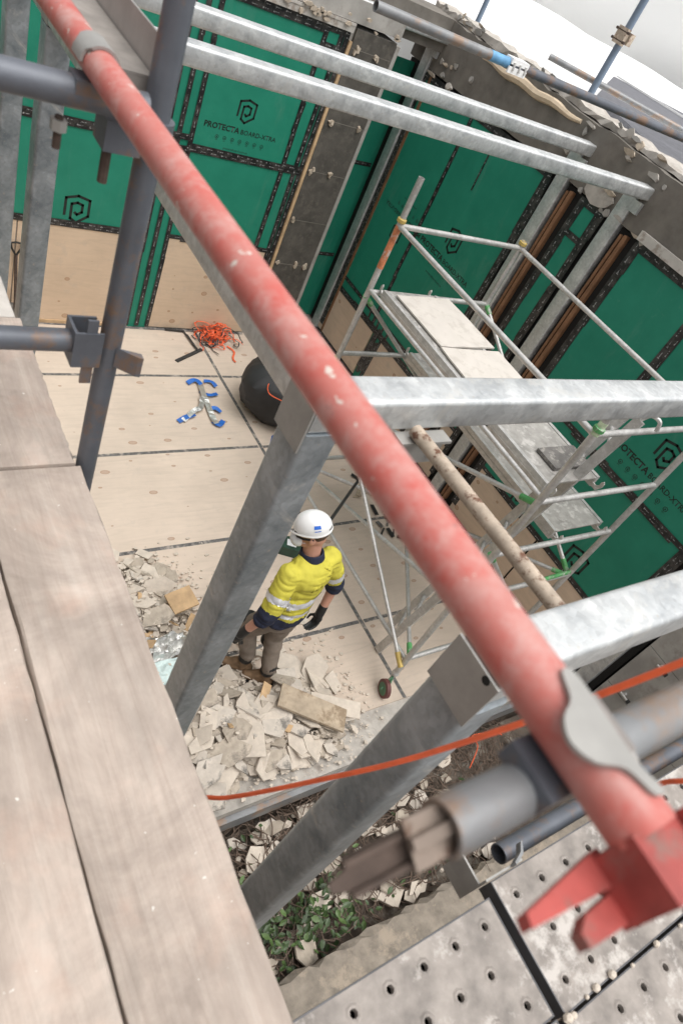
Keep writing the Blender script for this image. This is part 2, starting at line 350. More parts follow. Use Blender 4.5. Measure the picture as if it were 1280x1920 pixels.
def thing(name, label, cat, loc, group=None):
    o = bpy.data.objects.new(name, None); COL.objects.link(o); o.location = loc; o.empty_display_size = 0.1
    return tag(o, label, cat, group)
def wloc(o):
    l = Vector(o.location)
    while o.parent: o = o.parent; l = l + Vector(o.location)
    return l
def part(name, mb, mat, parent, smooth=True, label=None):
    me = mesh_from(name, mb, mat, wloc(parent))
    if smooth: shade_auto(me)
    o = bpy.data.objects.new(name, me); COL.objects.link(o); o.parent = parent
    if label: o['label'] = label
    return o
def solo(name, mb, mat, label=None, cat=None, group=None, kind=None, smooth=True):
    n = len(mb.v); c = Vector((sum(p.x for p in mb.v) / n, sum(p.y for p in mb.v) / n, min(p.z for p in mb.v)))
    me = mesh_from(name, mb, mat, c)
    if smooth: shade_auto(me)
    o = bpy.data.objects.new(name, me); COL.objects.link(o); o.location = c
    return tag(o, label, cat, group, kind)
def strip(name, p, q, nrm, width, mat, parent, lift=0.003, thick=0.0012):
    p = Vector(p); q = Vector(q); nrm = Vector(nrm).normalized(); d = (q - p).normalized(); x = d.cross(nrm).normalized()
    L = (q - p).length; mb = MB(); c = (p + q) / 2 + nrm * (lift + thick / 2)
    mb.obox(c, d * L / 2, x * width / 2, nrm * thick / 2)
    me = mesh_from(name, mb, mat, wloc(parent)); uv = me.uv_layers.new(name='UVMap'); off = random.random()
    for lp in me.loops:
        co = me.vertices[lp.vertex_index].co + wloc(parent) - c
        uv.data[lp.index].uv = (off + co.dot(d), 0.5 + co.dot(x) / width)
    o = bpy.data.objects.new(name, me); COL.objects.link(o); o.parent = parent
    return o
def rough_poly(n, rx, ry, jit=0.3, rnd=random):
    ph = rnd.random() * 6.28
    return [(rx * math.cos(ph + 2 * math.pi * k / n) * (1 - jit * rnd.random()), ry * math.sin(ph + 2 * math.pi * k / n) * (1 - jit * rnd.random())) for k in range(n)]
# ================================================================ THE SETTING
g = MB().box((-150, -150, -0.75), (150, 150, -0.55)); tag(solo('ground', g, 'soil', smooth=False), kind='structure')
WX, BY = 5.85, 6.86
fl = MB().box((-3, 1.2, -0.4), (WX, 7.6, -0.016)); floor = solo('floor', fl, 'conc_pale', kind='structure', smooth=False)
xs = [-0.98, 1.42, 3.82, WX - 0.002]; ys = [1.55, 2.37, 3.53, 4.73, 5.94, BY - 0.002]
for i in range(3):
    for j in range(5):
        part('plywood_sheet', MB().box((xs[i] + 0.002, ys[j] + 0.002, -0.0155), (xs[i + 1] - 0.002, ys[j + 1] - 0.002, 0)), 'ply_floor', floor, False)
for j in range(1, 5):
    for i in range(3):
        a, b_ = xs[i], xs[i + 1]
        strip('seam_tape', (a + 0.03, ys[j] + random.uniform(-.006, .006), 0), (b_ - 0.03, ys[j] + random.uniform(-.006, .006), 0), (0, 0, 1), 0.036, 'floor_tape', floor, 0.0005)
for i in (1, 2):
    for j in range(5):
        strip('seam_tape', (xs[i] + random.uniform(-.006, .006), ys[j], 0), (xs[i] + random.uniform(-.006, .006), ys[j + 1], 0), (0, 0, 1), 0.036, 'floor_tape', floor, 0.002)
strip('seam_tape', (0.9, BY - 0.03, 0), (4.5, BY - 0.03, 0), (0, 0, 1), 0.05, 'floor_tape', floor, 0.0035)
strip('seam_tape', (WX - 0.03, 1.5, 0), (WX - 0.03, 7.1, 0), (0, 0, 1), 0.05, 'tape', floor, 0.0035)
part('slab_edge', MB().box((-3, 1.155, -0.27), (WX, 1.198, -0.10)), 'tube_pale', floor, False)
fac = thing('unseen_shade_wall', 'added plain brown wall, unseen behind the timber scaffold deck, shading the frame posts', 'shade wall', (-1.05, 1, -.55))  # added wall out of view on the left, blocks light from the frame posts
part('shade_wall_block', MB().box((-1.35, -9, -.55), (-1.05, 14, 4.9)), simple('shade_wall_brown', (0.27, 0.22, 0.185), .9, 0, .3, 6), fac, False)
# ---- protective board print
EMB_OUT = [(-.5, -.28), (-.5, .42), (0, .62), (.5, .42), (.5, -.28), (.12, -.56), (-.18, -.40)]
def emblem(parent, o, ex, ey, nz, size):
    "angular letter-like hexagon mark drawn with constant-width strokes"
    mb = MB(); t = 0.105
    outer = [(-.46, -.26), (-.46, .42), (0, .55), (.46, .42), (.46, -.24), (.02, -.56), (-.22, -.40), (-.22, .20), (0, .27), (.20, .20), (.20, -.10), (.02, -.22), (-.06, -.15)]
    for (a, b_), (c, d) in zip(outer[:-1], outer[1:]):
        p = Vector((a, b_)); q = Vector((c, d)); dd = (q - p).normalized(); nn = Vector((-dd.y, dd.x)) * t / 2; p = p - dd * t * .42; q = q + dd * t * .42
        mb.prism([tuple((p + nn) * size), tuple((p - nn) * size), tuple((q - nn) * size), tuple((q + nn) * size)], o, ex, ey, nz, 0.0008)
    return part('printed_emblem', mb, 'print', parent, False)
def text_mesh(name, txt, parent, o, ex, ey, nz, width, mat='print', bold=0.0, thick=0.0008):
    cu = bpy.data.curves.new('lettering', 'FONT'); cu.body = txt; cu.size = 1; cu.offset = bold; cu.resolution_u = 2
    ob = bpy.data.objects.new('lettering', cu); COL.objects.link(ob)
    dg = bpy.context.evaluated_depsgraph_get(); me = bpy.data.meshes.new_from_object(ob.evaluated_get(dg))
    bpy.data.objects.remove(ob)
    xs_ = [v.co.x for v in me.vertices]; s = width / (max(xs_) - min(xs_)); x0 = min(xs_)
    pw = wloc(parent)
    for v in me.vertices:
        v.co = Vector(o) + Vector(ex) * (v.co.x - x0) * s + Vector(ey) * v.co.y * s + Vector(nz) * thick - pw
    me.materials.clear(); me.materials.append(M[mat])
    r = bpy.data.objects.new(name, me); COL.objects.link(r); r.parent = parent; return r
def icon_row(parent, o, ex, ey, nz, n, step, r):
    mb = MB()
    for k in range(n):
        c = Vector(o) + Vector(ex) * step * k
        hexa = [(r * math.cos(R(60 * i + 30)), r * math.sin(R(60 * i + 30))) for i in range(6)]; inn = [(a * .78, b_ * .78) for a, b_ in hexa]
        for i in range(6):
            j = (i + 1) % 6; mb.prism([hexa[i], hexa[j], inn[j], inn[i]], c, ex, ey, nz, 0.0008)
        mb.prism([(-.35 * r, -.3 * r), (.35 * r, -.3 * r), (0, .42 * r)], c, ex, ey, nz, 0.0008)
        mb.prism([(-.6 * r, -1.5 * r), (.6 * r, -1.5 * r), (.6 * r, -1.38 * r), (-.6 * r, -1.38 * r)], c, ex, ey, nz, 0.0008)
    return part('printed_icons', mb, 'print', parent, False)
def logo(parent, c, ex, ey, nz, w, icons=7):
    "emblem above, wording, a row of small icons; c = emblem centre"
    c = Vector(c); ex = Vector(ex); ey = Vector(ey); nz = Vector(nz)
    emblem(parent, c, ex, ey, nz, w * 0.24)
    text_mesh('printed_wording', 'PROTECTA', parent, c - ex * w * .5 - ey * w * .27, ex, ey, nz, w * .475, bold=0.03)
    text_mesh('printed_wording', 'BOARD-XTRA', parent, c - ex * w * .005 - ey * w * .27, ex, ey, nz, w * .505, bold=0.010)
    if icons: icon_row(parent, c - ex * w * .30 - ey * w * .36, ex, ey, nz, icons, w * .105, w * .026)
    text_mesh('printed_wording', 'protectaboard.com.au', parent, c - ex * w * .18 - ey * w * .49, ex, ey, nz, w * .34)
# ---- back wall (plane Y = BY, facing -Y)
bw = thing('back_wall', 'site wall clad in green boards over plywood, beside the dark rendered pilaster', 'wall', (3, BY, 0))
part('wall_core', MB().box((-1.5, BY + 0.002, -0.016), (5.12, BY + 0.3, 3.62)), 'conc', bw, False)
BN = (0, -1, 0)
def bpanel(name, x0, x1, z0, z1, mat, t=0.012, parent=bw): return part(name, MB().box((x0 + .002, BY - t, z0 + .002), (x1 - .002, BY + 0.001, z1 - .002)), mat, parent, False)
def rpanel(name, y0, y1, z0, z1, mat, t=0.012, parent=None): return part(name, MB().box((WX - t, y0 + .002, z0 + .002), (WX + 0.001, y1 - .002, z1 - .002)), mat, parent, False)
b1 = bpanel('green_board', -1.0, 2.95, 1.19, 2.17, 'green'); b2 = bpanel('green_board', -1.0, 2.95, 2.17, 3.57, 'green')
bpanel('green_board', 2.97, 3.19, 0.0, 3.57, 'green', 0.010)
bpanel('green_board', 3.21, 4.29, 1.19, 2.17, 'green'); b4 = bpanel('green_board', 3.21, 4.29, 2.17, 3.57, 'green')
bpanel('green_board', 4.30, 4.53, 1.19, 2.17, 'green'); bpanel('green_board', 4.30, 4.53, 2.17, 3.40, 'green'); bpanel('green_board', 4.30, 4.53, 3.40, 3.57, 'green')
bpanel('plywood_panel', -1.0, 1.68, 0.02, 1.185, 'ply_back', 0.016); bpanel('plywood_panel', 1.69, 2.955, 0.02, 1.185, 'ply_back', 0.016); bpanel('plywood_panel', 3.205, 4.50, 0.02, 1.185, 'ply_back', 0.016)
part('skirting', MB().box((-1, BY - 0.03, 0.0), (2.95, BY - 0.017, 0.045)), 'timber_pale', bw, False)
logo(b4, (3.71, BY - 0.0125, 2.62), (1, 0, 0), (0, 0, 1), BN, 0.82)
emblem(b1, V(2.22, BY - 0.0125, 1.345), (1, 0, 0), (0, 0, 1), BN, 0.25)
def btape(x0, z0, x1, z1, wd=0.055, lift=0.0165): strip('black_tape', (x0, BY, z0), (x1, BY, z1), BN, wd, 'tape', bw, lift + random.uniform(0, .002))
for dx, l in ((-.015, 0), (.11, .003), (.235, 0)):
    z = 0.03
    while z < 3.5:
        zz = min(3.56, z + random.uniform(.7, 1.3)); btape(2.965 + dx + random.uniform(-.008, .008), z, 2.965 + dx + random.uniform(-.008, .008), zz, 0.05, 0.018 + l); z = zz - .04
for z in (2.13, 2.155, 2.24, 2.27): btape(2.96, z, 3.2, z + .004, 0.03, 0.022)
for x0, x1 in ((-1, 1.4), (1.3, 2.98), (3.2, 4.3)):
    btape(x0, 2.185, x1, 2.175, 0.05); btape(x0, 2.15, x1 + .1, 2.145, 0.05, 0.019)
    btape(x0, 1.20, x1, 1.195, 0.05); btape(x0 + .15, 1.175, x1, 1.165, 0.04, 0.020)
btape(4.29, 1.2, 4.30, 2.1); btape(4.30, 2.05, 4.285, 3.2); btape(4.285, 3.15, 4.29, 3.56); btape(4.28, 2.55, 4.30, 2.85, .05, .021)
btape(4.30, 2.15, 4.55, 2.14); btape(4.30, 2.19, 4.55, 2.185); btape(4.30, 3.40, 4.54, 3.395, .05); btape(4.30, 1.19, 4.54, 1.18)
btape(4.47, 1.0, 4.455, 2.2); btape(4.455, 2.1, 4.47, 3.56); btape(4.53, 0.7, 4.525, 1.9); btape(4.525, 1.8, 4.53, 3.56)
btape(3.0, 3.55, 4.55, 3.548, .06); btape(-1, 3.55, 2.9, 3.548, .06); btape(3.3, 3.515, 4.3, 3.51, .04, .02)
part('timber_edge', MB().box((4.565, BY - 0.03, 0.95), (4.60, BY - 0.001, 3.5)), 'timber_pale', bw, False)
pil = part('pilaster', MB().box((4.605, BY - 0.03, 0.0), (5.12, BY + 0.02, 3.62)), 'pilaster', bw, False, 'dark rendered concrete pilaster with torn plaster dabs')
part('pilaster_edge', MB().box((5.125, BY - 0.034, 0.0), (5.17, BY + 0.3, 3.6)), 'conc', bw, False)
rnd = random.Random(3)
for z in (0.55, 1.05, 1.62, 2.2, 2.75, 3.45):
    part('mortar_line', MB().box((4.61, BY - 0.0315, z - .004), (5.115, BY - 0.029, z + .004)), 'conc_dark', pil, False)
    for xx in (4.66, 4.92, 5.03):
        if rnd.random() < .75:
            x = xx + rnd.uniform(-.03, .03); mb = MB()
            for k in range(4): mb.prism(rough_poly(7, rnd.uniform(.014, .032), rnd.uniform(.014, .035), .5, rnd), (x + rnd.uniform(-.025, .025), BY - .03, z + rnd.uniform(-.03, .03)), (1, 0, 0), (0, .3 * rnd.uniform(-1, 1), 1), (0, -1, 0), rnd.uniform(.012, .03))
            part('plaster_dab', mb, 'plaster', pil, False)
# top of the back wall
part('metal_flashing', MB().box((-1, BY - 0.05, 3.575), (4.56, BY - 0.003, 3.655)).box((-1, BY - 0.058, 3.635), (4.56, BY - 0.05, 3.66)), 'flash', bw, False)
part('wall_coping', MB().box((-1.2, BY - 0.02, 3.66), (5.15, BY + 0.35, 3.85)), 'conc', bw, False)
for k in range(16):
    x = rnd.uniform(3.4, 5.1); part('plaster_dab', MB().prism(rough_poly(6, rnd.uniform(.02, .07), rnd.uniform(.015, .04), .5, rnd), (x, BY - .06, 3.63 + rnd.uniform(-.03, .1)), (1, 0, 0), (0, 0, 1), (0, -1, 0), .02), 'plaster', bw, False)
# ---- right wall (plane X = WX, facing -X)
rw = thing('side_wall', 'long green boarded wall with steel columns and rendered concrete parapet', 'wall', (WX, 4.2, 0))
part('wall_core', MB().box((WX + 0.03, 0.98, -0.016), (WX + 0.34, 7.5, 3.45)), 'hole', rw, False)
RN = (-1, 0, 0)
rp = lambda *a, **k: rpanel(*a, parent=rw, **k)
rp('green_board', 6.11, 7.10, 0.74, 3.43, 'green'); rB = rp('green_board', 4.78, 6.09, 0.74, 3.43, 'green')
rp('green_board', 4.03, 4.30, 3.14, 3.41, 'green'); rp('green_board', 4.03, 4.30, 0.74, 3.13, 'green')
rp('green_board', 2.70, 3.54, 1.83, 3.43, 'green'); rD = rp('green_board', 1.35, 2.69, 1.83, 3.43, 'green'); rE = rp('green_board', 1.35, 3.54, 0.74, 1.82, 'green')
for a, b_ in ((6.02, 7.10), (4.78, 5.82), (4.03, 4.30), (2.45, 3.54), (1.35, 2.43)): rp('plywood_panel', a, b_, 0.02, 0.735, 'ply_right', t=0.015)
rp('green_board', 5.83, 6.01, 0.0, 0.735, 'green', t=0.010)
RX, RZ = (0, -1, 0), (0, 0, 1)
logo(rB, (WX - .0125, 5.50, 2.285), RX, RZ, RN, 0.98)
rA = [c for c in rw.children if c.name.startswith('green_board')][0]
logo(rA, (WX - .0125, 6.42, 1.86), (0, 1, 0), (0, 0, -1), RN, 0.80, 6)
logo(rD, (WX - .0125, 2.05, 2.30), RX, RZ, RN, 0.95)
emblem(rE, V(WX - .0125, 2.92, 0.86), RX, RZ, RN, 0.25); emblem(rE, V(WX - .0125, 2.0, 0.90), RX, RZ, RN, 0.25)
def rtape(y0, z0, y1, z1, wd=0.055, lift=0.016): strip('black_tape', (WX, y0, z0), (WX, y1, z1), RN, wd, 'tape', rw, lift + random.uniform(0, .002))
def vtapes(y, z0, z1, wd=0.055):
    z = z0
    while z < z1 - .05:
        zz = min(z1, z + random.uniform(.6, 1.2)); rtape(y + random.uniform(-.01, .01), z, y + random.uniform(-.01, .01), zz, wd); z = zz - .04 if zz < z1 else zz
vtapes(6.10, 0.75, 3.42); rtape(5.62, 2.82, 5.63, 3.22, .02); vtapes(7.06, 0.1, 3.42); vtapes(7.02, 0.1, 2.9)
vtapes(4.80, .1, 3.42, .07); vtapes(4.76, .1, 3.40, .05); vtapes(4.30, .1, 3.43, .07); vtapes(4.27, .7, 3.43, .05); vtapes(4.03, .1, 3.43, .07); vtapes(4.06, .5, 3.43, .05)
vtapes(3.54, .1, 3.43, .07); vtapes(3.51, .1, 3.43, .05); vtapes(2.70, 1.85, 3.42); vtapes(2.66, 2.2, 3.42, .04); vtapes(1.36, .74, 3.42, .06)
for z in (3.42, 3.40): rtape(7.08, z, 4.76, z + .003, .06); rtape(3.56, z + .015, 1.35, z + .015, .07)
rtape(4.32, 3.42, 4.02, 3.42, .06); rtape(4.30, 3.13, 4.03, 3.13, .06)
rtape(3.54, 1.83, 2.4, 1.835); rtape(2.5, 1.82, 1.35, 1.825); rtape(2.9, 1.80, 1.5, 1.79, .04, .019); rtape(1.33, 1.8, 1.33, 1.2, .06)
for z, ya, yb in ((.745, 7.1, 4.78), (.72, 7.0, 4.8), (.90, 7.08, 5.0), (.76, 6.6, 5.2), (.745, 3.55, 1.35), (.72, 3.4, 1.5)): rtape(ya, z, yb, z + random.uniform(-.01, .01), .05)
rtape(4.3, .745, 4.03, .745); vtapes(1.40, .05, .8)
for k in range(7): rtape(5.99 - k * .026, .03 + random.uniform(0, .15), 5.99 - k * .026 + random.uniform(-.03, .03), .72 + random.uniform(-.1, .12), .045, .018)
for k in range(5): rtape(6.2 - .11 * k, .74, 6.2 - .11 * k + random.uniform(-.02, .02), .90, .035, .018)
# slots with steel columns and orange studs
def column(name, y, z1, label, x=WX - 0.02, w=0.15):
    t = thing(name, label, 'steel column', (x, y, 0), 'galvanised columns along the side wall')
    part('column_shaft', MB().rhs((x + .03, y, -0.015), (x + .03, y, z1), w, 0.10, 0.012, (1, 0, 0)), 'galv', t)
    part('cleat', MB().box((x - .035, y - .16, z1 - .13), (x + .0, y - .065, z1 - .03)), 'galv', t)
    return t
column('steel_column', 7.17, 3.72, 'galvanised steel column in the corner beside the pilaster')
column('steel_column', 4.63, 3.725, 'galvanised wall column under the end of the farther roof beam of the middle pair')
column('steel_column', 3.87, 3.725, 'galvanised wall column beside the broken plaster, right of the narrow taped board')
column('steel_column', 1.12, 3.0, 'galvanised column beside the bare concrete panels')
for y in (6.98, 4.45, 3.68):
    part('timber_stud', MB().box((WX - .022, y - .02, 0.02), (WX + .06, y + .02, 3.42)), 'timber', rw, False)
    part('stud_back', MB().box((WX - .004, y + .045, 0.02), (WX + .06, y + .075, 3.40)), 'timber', rw, False)
# parapet: rendered concrete upstand with torn pieces
def wavy_box(x0, x1, y0, y1, z0, z1, ny, amp, rn):
    mb = MB(); rings = []
    for i in range(ny + 1):
        y = y0 + (y1 - y0) * i / ny; j = lambda: rn.uniform(-amp, amp)
        rings.append([(x0 + j() * .5, y, z0 + j() * .4), (x1, y, z0), (x1 + j(), y, z1 + j()), (x0 + j(), y, z1 + j())])
    return mb.loft(rings)
part('parapet', wavy_box(WX - .01, WX + .30, 1.0, 7.5, 3.47, 3.97, 60, .012, rnd), 'conc_dark', rw, True, 'dark rendered concrete parapet')
part('parapet_capping', wavy_box(WX + .06, WX + .36, 1.0, 7.5, 3.975, 4.03, 70, .02, rnd), 'conc_pale', rw, False, 'broken pale capping along the parapet')
part('foam_strip', MB().path([(WX - .005 + .006 * math.sin(k * .8), 6.35 - k * .082, 3.86 + .05 * k / 20 + .01 * math.sin(k)) for k in range(20)], [.018 + .03 * math.sin(math.pi * k / 19) for k in range(20)], 8), 'foam', rw, True, 'cream foam strip hanging out under the capping')
part('foam_strip', MB().path([(WX - .005, 3.35 - k * .07, 3.90 - .004 * k) for k in range(12)], .03, 8), 'foam', rw)
for k in range(70):
    y = rnd.choice([rnd.uniform(1.3, 7.2), rnd.gauss(4.15, .3), rnd.gauss(6.9, .2)]); z = rnd.choice([3.47, 3.62, 3.9, 3.99, 4.02]) + rnd.uniform(-.04, .04)
    part('plaster_dab', MB().prism(rough_poly(7, rnd.uniform(.02, .09), rnd.uniform(.015, .05), .55, rnd), (WX - .012 + (.08 if z > 3.95 else 0), y, z), (0, -1, 0), (rnd.uniform(-.3, .3), 0, 1), (-1, 0, rnd.uniform(0, .6)), rnd.uniform(.012, .035)), rnd.choice(['plaster', 'conc', 'conc_pale']), rw, False)
part('broken_render', MB().prism(rough_poly(11, .20, .13, .3, rnd), (WX - .012, 4.18, 3.55), (0, -1, 0), (0, 0, 1), (-1, 0, 0), .02), 'conc_pale', rw, False)
part('metal_flashing', MB().box((WX - .05, 1.3, 3.46), (WX - .015, 3.56, 3.54)), 'flash', rw, False)
# alcove behind the pilaster
part('alcove_board', MB().box((5.0, 7.40, 0), (WX + .03, 7.42, 3.42)), 'green', rw, False)
for zz in (.95, 2.2): strip('black_tape', (5.1, 7.40, zz), (5.85, 7.40, zz + .02), BN, .05, 'tape', rw, .004)
for xx in (5.28, 5.33): strip('black_tape', (xx, 7.40, .1), (xx + .02, 7.40, 3.4), BN, .05, 'tape', rw, .006)
part('parapet', MB().box((4.6, 7.0, 3.66), (WX + .3, 7.5, 3.98)), 'conc_dark', rw, False)
# bare concrete panels past the last column
cp = thing('concrete_panel_wall', 'bare grey precast concrete panels with lifting bolts, past the green boards', 'wall', (WX + .1, 0.2, -.5))
for (a, b_, z0, z1) in ((0.0, .955, -.5, .33), (.56, .955, .338, .95), (.0, .552, .338, .95), (.0, .955, .958, 2.4), (-1.5, -.005, -.5, 2.4)): part('concrete_panel', MB().box((WX, a, z0), (WX + .16, b_, z1)), 'conc', cp, False)
for y, z in ((.76, .40), (.75, .91)):
    p = part('lifting_bolt', MB().tube((WX - .04, y, z), (WX + .01, y, z), .018, 10).tube((WX - .045, y - .06, z), (WX - .045, y + .03, z), .012, 8), 'alu', cp); part('bolt_head', MB().tube((WX - .045, y - .09, z), (WX - .045, y - .06, z), .02, 6), 'black', p)
# ditch bed in front of the slab, low kerb, foreground strip
tag(solo('ditch_bed', MB().box((-3, 0.15, -.54), (WX, 1.15, -.45)), 'soil', smooth=False), kind='structure')
kerb = wavy_box(-3, WX + .1, -.75, .16, -.54, -.22, 4, .01, rnd); mbk = MB(); rk_ = random.Random(9); ringsk = []
for i in range(121):
    x = -3 + 8.85 * i / 120; j = lambda a_: rk_.uniform(-a_, a_)
    ringsk.append([(x, -.8, -.54), (x, .15 + j(.012), -.54), (x, .155 + j(.02), -.25 + j(.012)), (x, .13 + j(.02), -.22 + j(.01)), (x, -.1 + j(.03), -.215 + j(.008)), (x, -.8, -.22)])
tag(solo('concrete_kerb', mbk.loft(ringsk), simple('dirty_kerb_concrete', (0.25, 0.215, 0.175), .95, 0, .3, 9, .012, (0.36, 0.30, 0.235), 5), smooth=False), kind='structure')
# ================================================================ STEEL FRAME
BT, BB = 3.83, 3.725
zb = (BT + BB) / 2
def xbeam(y, x0, x1, label):
    t = thing('roof_beam', label, 'steel beam', (x0, y, BB), 'galvanised beams spanning to the side wall')
    part('beam_section', MB().rhs((x0 + .006, y, zb), (x1, y, zb), 0.12, BT - BB, 0.016), 'galv', t)
    part('end_cap', MB().box((x0, y - .058, BB + .003), (x0 + .005, y + .058, BT - .003)), 'coupler', t, False)
    return t
xbeam(1.11, .965, WX + .05, 'galvanised roof beam carrying the bracket of the rusty strut')
b2t = xbeam(.325, .965, WX + .05, 'galvanised roof beam stained with orange rust where the rusty strut lands')
xbeam(3.765, .965, WX + .04, 'nearer galvanised beam of the pair crossing before the printed emblem')
xbeam(4.54, .965, WX + .04, 'farther galvanised beam of the pair crossing before the printed emblem')
tC = thing('roof_beam', 'galvanised beam along the top of the back wall and pilaster', 'steel beam', (3.0, 6.95, 3.73), 'galvanised beams spanning to the side wall')
part('beam_section', MB().rhs((2.2, 6.78, 3.79), (WX + .05, 7.0, 3.81), 0.10, .11, .014), 'galv', tC)
eb = thing('edge_beam', 'galvanised edge beam lying under the red guard rail line', 'steel beam', (1.0, 2.4, BB))
part('beam_section', MB().rhs((1.025, 1.175, zb), (1.025, 3.70, zb), 0.12, BT - BB - .006, .014), 'galv', eb)
part('beam_section', MB().rhs((1.025, 3.83, zb), (1.025, 4.47, zb), 0.12, BT - BB - .006, .014), 'galv', eb)
def post(y, label, w=0.115, wy=.125, z1=BB - .002, x=1.022):
    t = thing('frame_post', label, 'steel post', (x, y, -.5), 'galvanised posts of the steel frame')
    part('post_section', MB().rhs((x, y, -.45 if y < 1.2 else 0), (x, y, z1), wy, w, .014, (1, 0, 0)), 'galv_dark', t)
    return t
p1 = post(1.11, 'galvanised post standing in the rubble in front of the worker')
p2 = post(.325, 'galvanised post rising out of the ditch behind the orange cable', z1=3.70)
post(3.765, 'galvanised post in front of the green wall beside the D-handled shovel'); post(4.54, 'galvanised post behind its neighbour, almost hidden by the scaffold tube')
for t, y in ((p1, 1.11), (p2, .325)): part('top_plate', MB().box((.955, y - .066, BB - .055), (.962, y + .066, BT - .02)), 'coupler', t, False)
part('bolt_hole', MB().tube((.9535, .29, 3.80), (.9545, .29, 3.80), .010, 12), 'hole', p2, False)
st = thing('rusty_strut', 'rusty round tube bolted between two galvanised beams', 'strut', (1.31, .7, 3.76))
part('strut_tube', MB().tube((1.315, 1.03, 3.745), (1.303, .39, 3.775), .021, 16), 'rust', st)
part('bracket', MB().box((1.27, 1.015, 3.63), (1.44, 1.045, 3.722)).box((1.26, 1.0, 3.715), (1.45, 1.05, 3.7245)), 'coupler', st, False)
part('bracket_bolt', MB().tube((1.41, 1.0, 3.67), (1.41, 1.05, 3.67), .012, 8), 'rust_dark', st)
# ================================================================ NEAR SCAFFOLD
RXp, RZp = .40, 4.395
rx = lambda y: .4015 - .0165 * y
T = .0242
def scaff_tube(name, p, q, mat, label, cat='scaffold tube', group=None, r=T):
    return solo(name, MB().pipe(p, q, r), mat, label, cat, group)
gr = thing('guard_rail', 'worn red scaffold guard rail with forked end fitting', 'guard rail', (RXp, 1, RZp))
part('rail_tube', MB().pipe((rx(-.022), -.022, RZp), (rx(3.4), 3.4, RZp), T, .004, 28), 'red', gr)
# forked pressed end
ef = part('end_fitting', MB().box((RXp - .022, -.062, RZp - .040), (RXp + .024, -.018, RZp + .012)), 'red_worn', gr, False)
part('prong', MB().prism([(.01, .012), (-.078, .004), (-.080, -.004), (.01, -.012)], (RXp - .022, -.026, RZp - .040), (1, 0, -.1), (0, 1, 0), (0, 0, 1), .012), 'red_worn', ef, False)
part('prong', MB().prism([(.01, .011), (-.040, .009), (-.052, .003), (-.052, -.006), (.01, -.010)], (RXp - .012, -.050, RZp - .046), (1, 0, -.1), (0, 1, 0), (0, 0, 1), .012), 'red_worn', ef, False)
part('wedge', MB().prism([(-.005, -.010), (.005, -.010), (.003, .010), (-.003, .010)], (RXp + .030, -.03, RZp - .04), (1, 0, 0), (0, 1, 0), (0, 0, 1), .062), 'red_worn', ef, False)
part('prong', MB().box((RXp - .082, 1.585, RZp - .055), (RXp - .076, 1.625, RZp + .03)), 'red', gr, False)
standard_x, standard_y = .512, 1.245
scaff_tube('scaffold_standard', (standard_x, standard_y, 3.28), (standard_x, standard_y, 5.2), 'tube', 'dark grey upright scaffold tube splashed with plaster beside the timber planks')
scaff_tube('scaffold_ledger', (-.7, 1.19, 4.345), (.47, 1.19, 4.345), 'tube', 'dark grey scaffold tube clamped beneath the red rail by the upright', group='scaffold ledgers')
scaff_tube('scaffold_ledger', (-.7, 1.245, 3.845), (.44, 1.245, 3.845), 'tube', 'plaster spattered grey ledger wedged to the upright above the planks', group='scaffold ledgers')
scaff_tube('scaffold_ledger', (.297, .042, 4.343), (1.6, .036, 4.343), 'tube_pale', 'pale rust streaked scaffold tube with open end under the red rail', group='scaffold ledgers', r=.0205)
scaff_tube('scaffold_ledger', (1.17, .045, 3.305), (3.4, .045, 3.305), 'tube', 'grey scaffold tube along the edge of the perforated steel boards', group='scaffold ledgers')
sp = thing('tube_spigot', 'rusty forked spigot sticking out of the open tube end', 'spigot', (.30, .035, 4.343))
sn = V(-.35, -.35, .87).normalized(); sa = V(1, 0, .05).normalized(); sw = sn.cross(sa).normalized()
part('spigot_plate', MB().obox((.318, .042, 4.344), sa * .048, sw * .0162, sn * .003).obox((.30, .042, 4.346), sa * .03, sw * .004, sn * .008), 'rust_mid', sp, False)
part('spigot_tongue', MB().prism([(.02, -.010), (-.035, -.008), (-.052, -.003), (-.053, .003), (-.035, .008), (.02, .010)], V(.268, .043, 4.328), sa, sw, sn, .005).obox(V(.258, .043, 4.330) + sw * .009, sa * .030, sw * .002, sn * .008).obox(V(.258, .043, 4.330) - sw * .009, sa * .030, sw * .002, sn * .008), 'rust_dark', sp, False)
def coupler(y, label, a0=-70, a1=180, bz=-.09):
    RXp = rx(y)
    t = thing('tube_coupler', label, 'coupler', (RXp, y, RZp - .03))
    mb = MB(); n = 14; rings = []
    for k in range(n + 1):
        a = R(a0 + (a1 - a0) * k / n); c, s_ = math.cos(a), math.sin(a)
        wdt = .030 if 3 < k < n - 2 else .022
        rings.append([(RXp + c * r, y + yy, RZp + s_ * r) for r, yy in ((T + .001, -wdt), (T + .0055, -wdt), (T + .0055, wdt), (T + .001, wdt))])
    mb.loft(rings); part('coupler_cap', mb, 'coupler', t)
    part('coupler_saddle', MB().box((RXp - .030, y - .024, RZp - .046), (RXp + .026, y + .024, RZp - T - .001)), 'tube', t, False)
    bt = part('coupler_bolt', MB().tube((RXp - .042, y, RZp + bz), (RXp - .042, y, RZp + bz - .05), .0065, 10), 'rust_dark', t)
    part('nut', MB().tube((RXp - .042, y, RZp + bz - .022), (RXp - .042, y, RZp + bz - .005), .013, 6), 'coupler', bt, False)
    part('coupler_flap', MB().prism([(-.03, 0), (.03, 0), (.022, .05), (-.022, .05)], (RXp + .028, y, RZp - .01), (0, 1, 0), (.75, 0, -.65), (.65, 0, .75), .004), 'coupler', t, False)
    return t
coupler(1.19, 'pale grey coupler clamping the red rail by the dark upright')
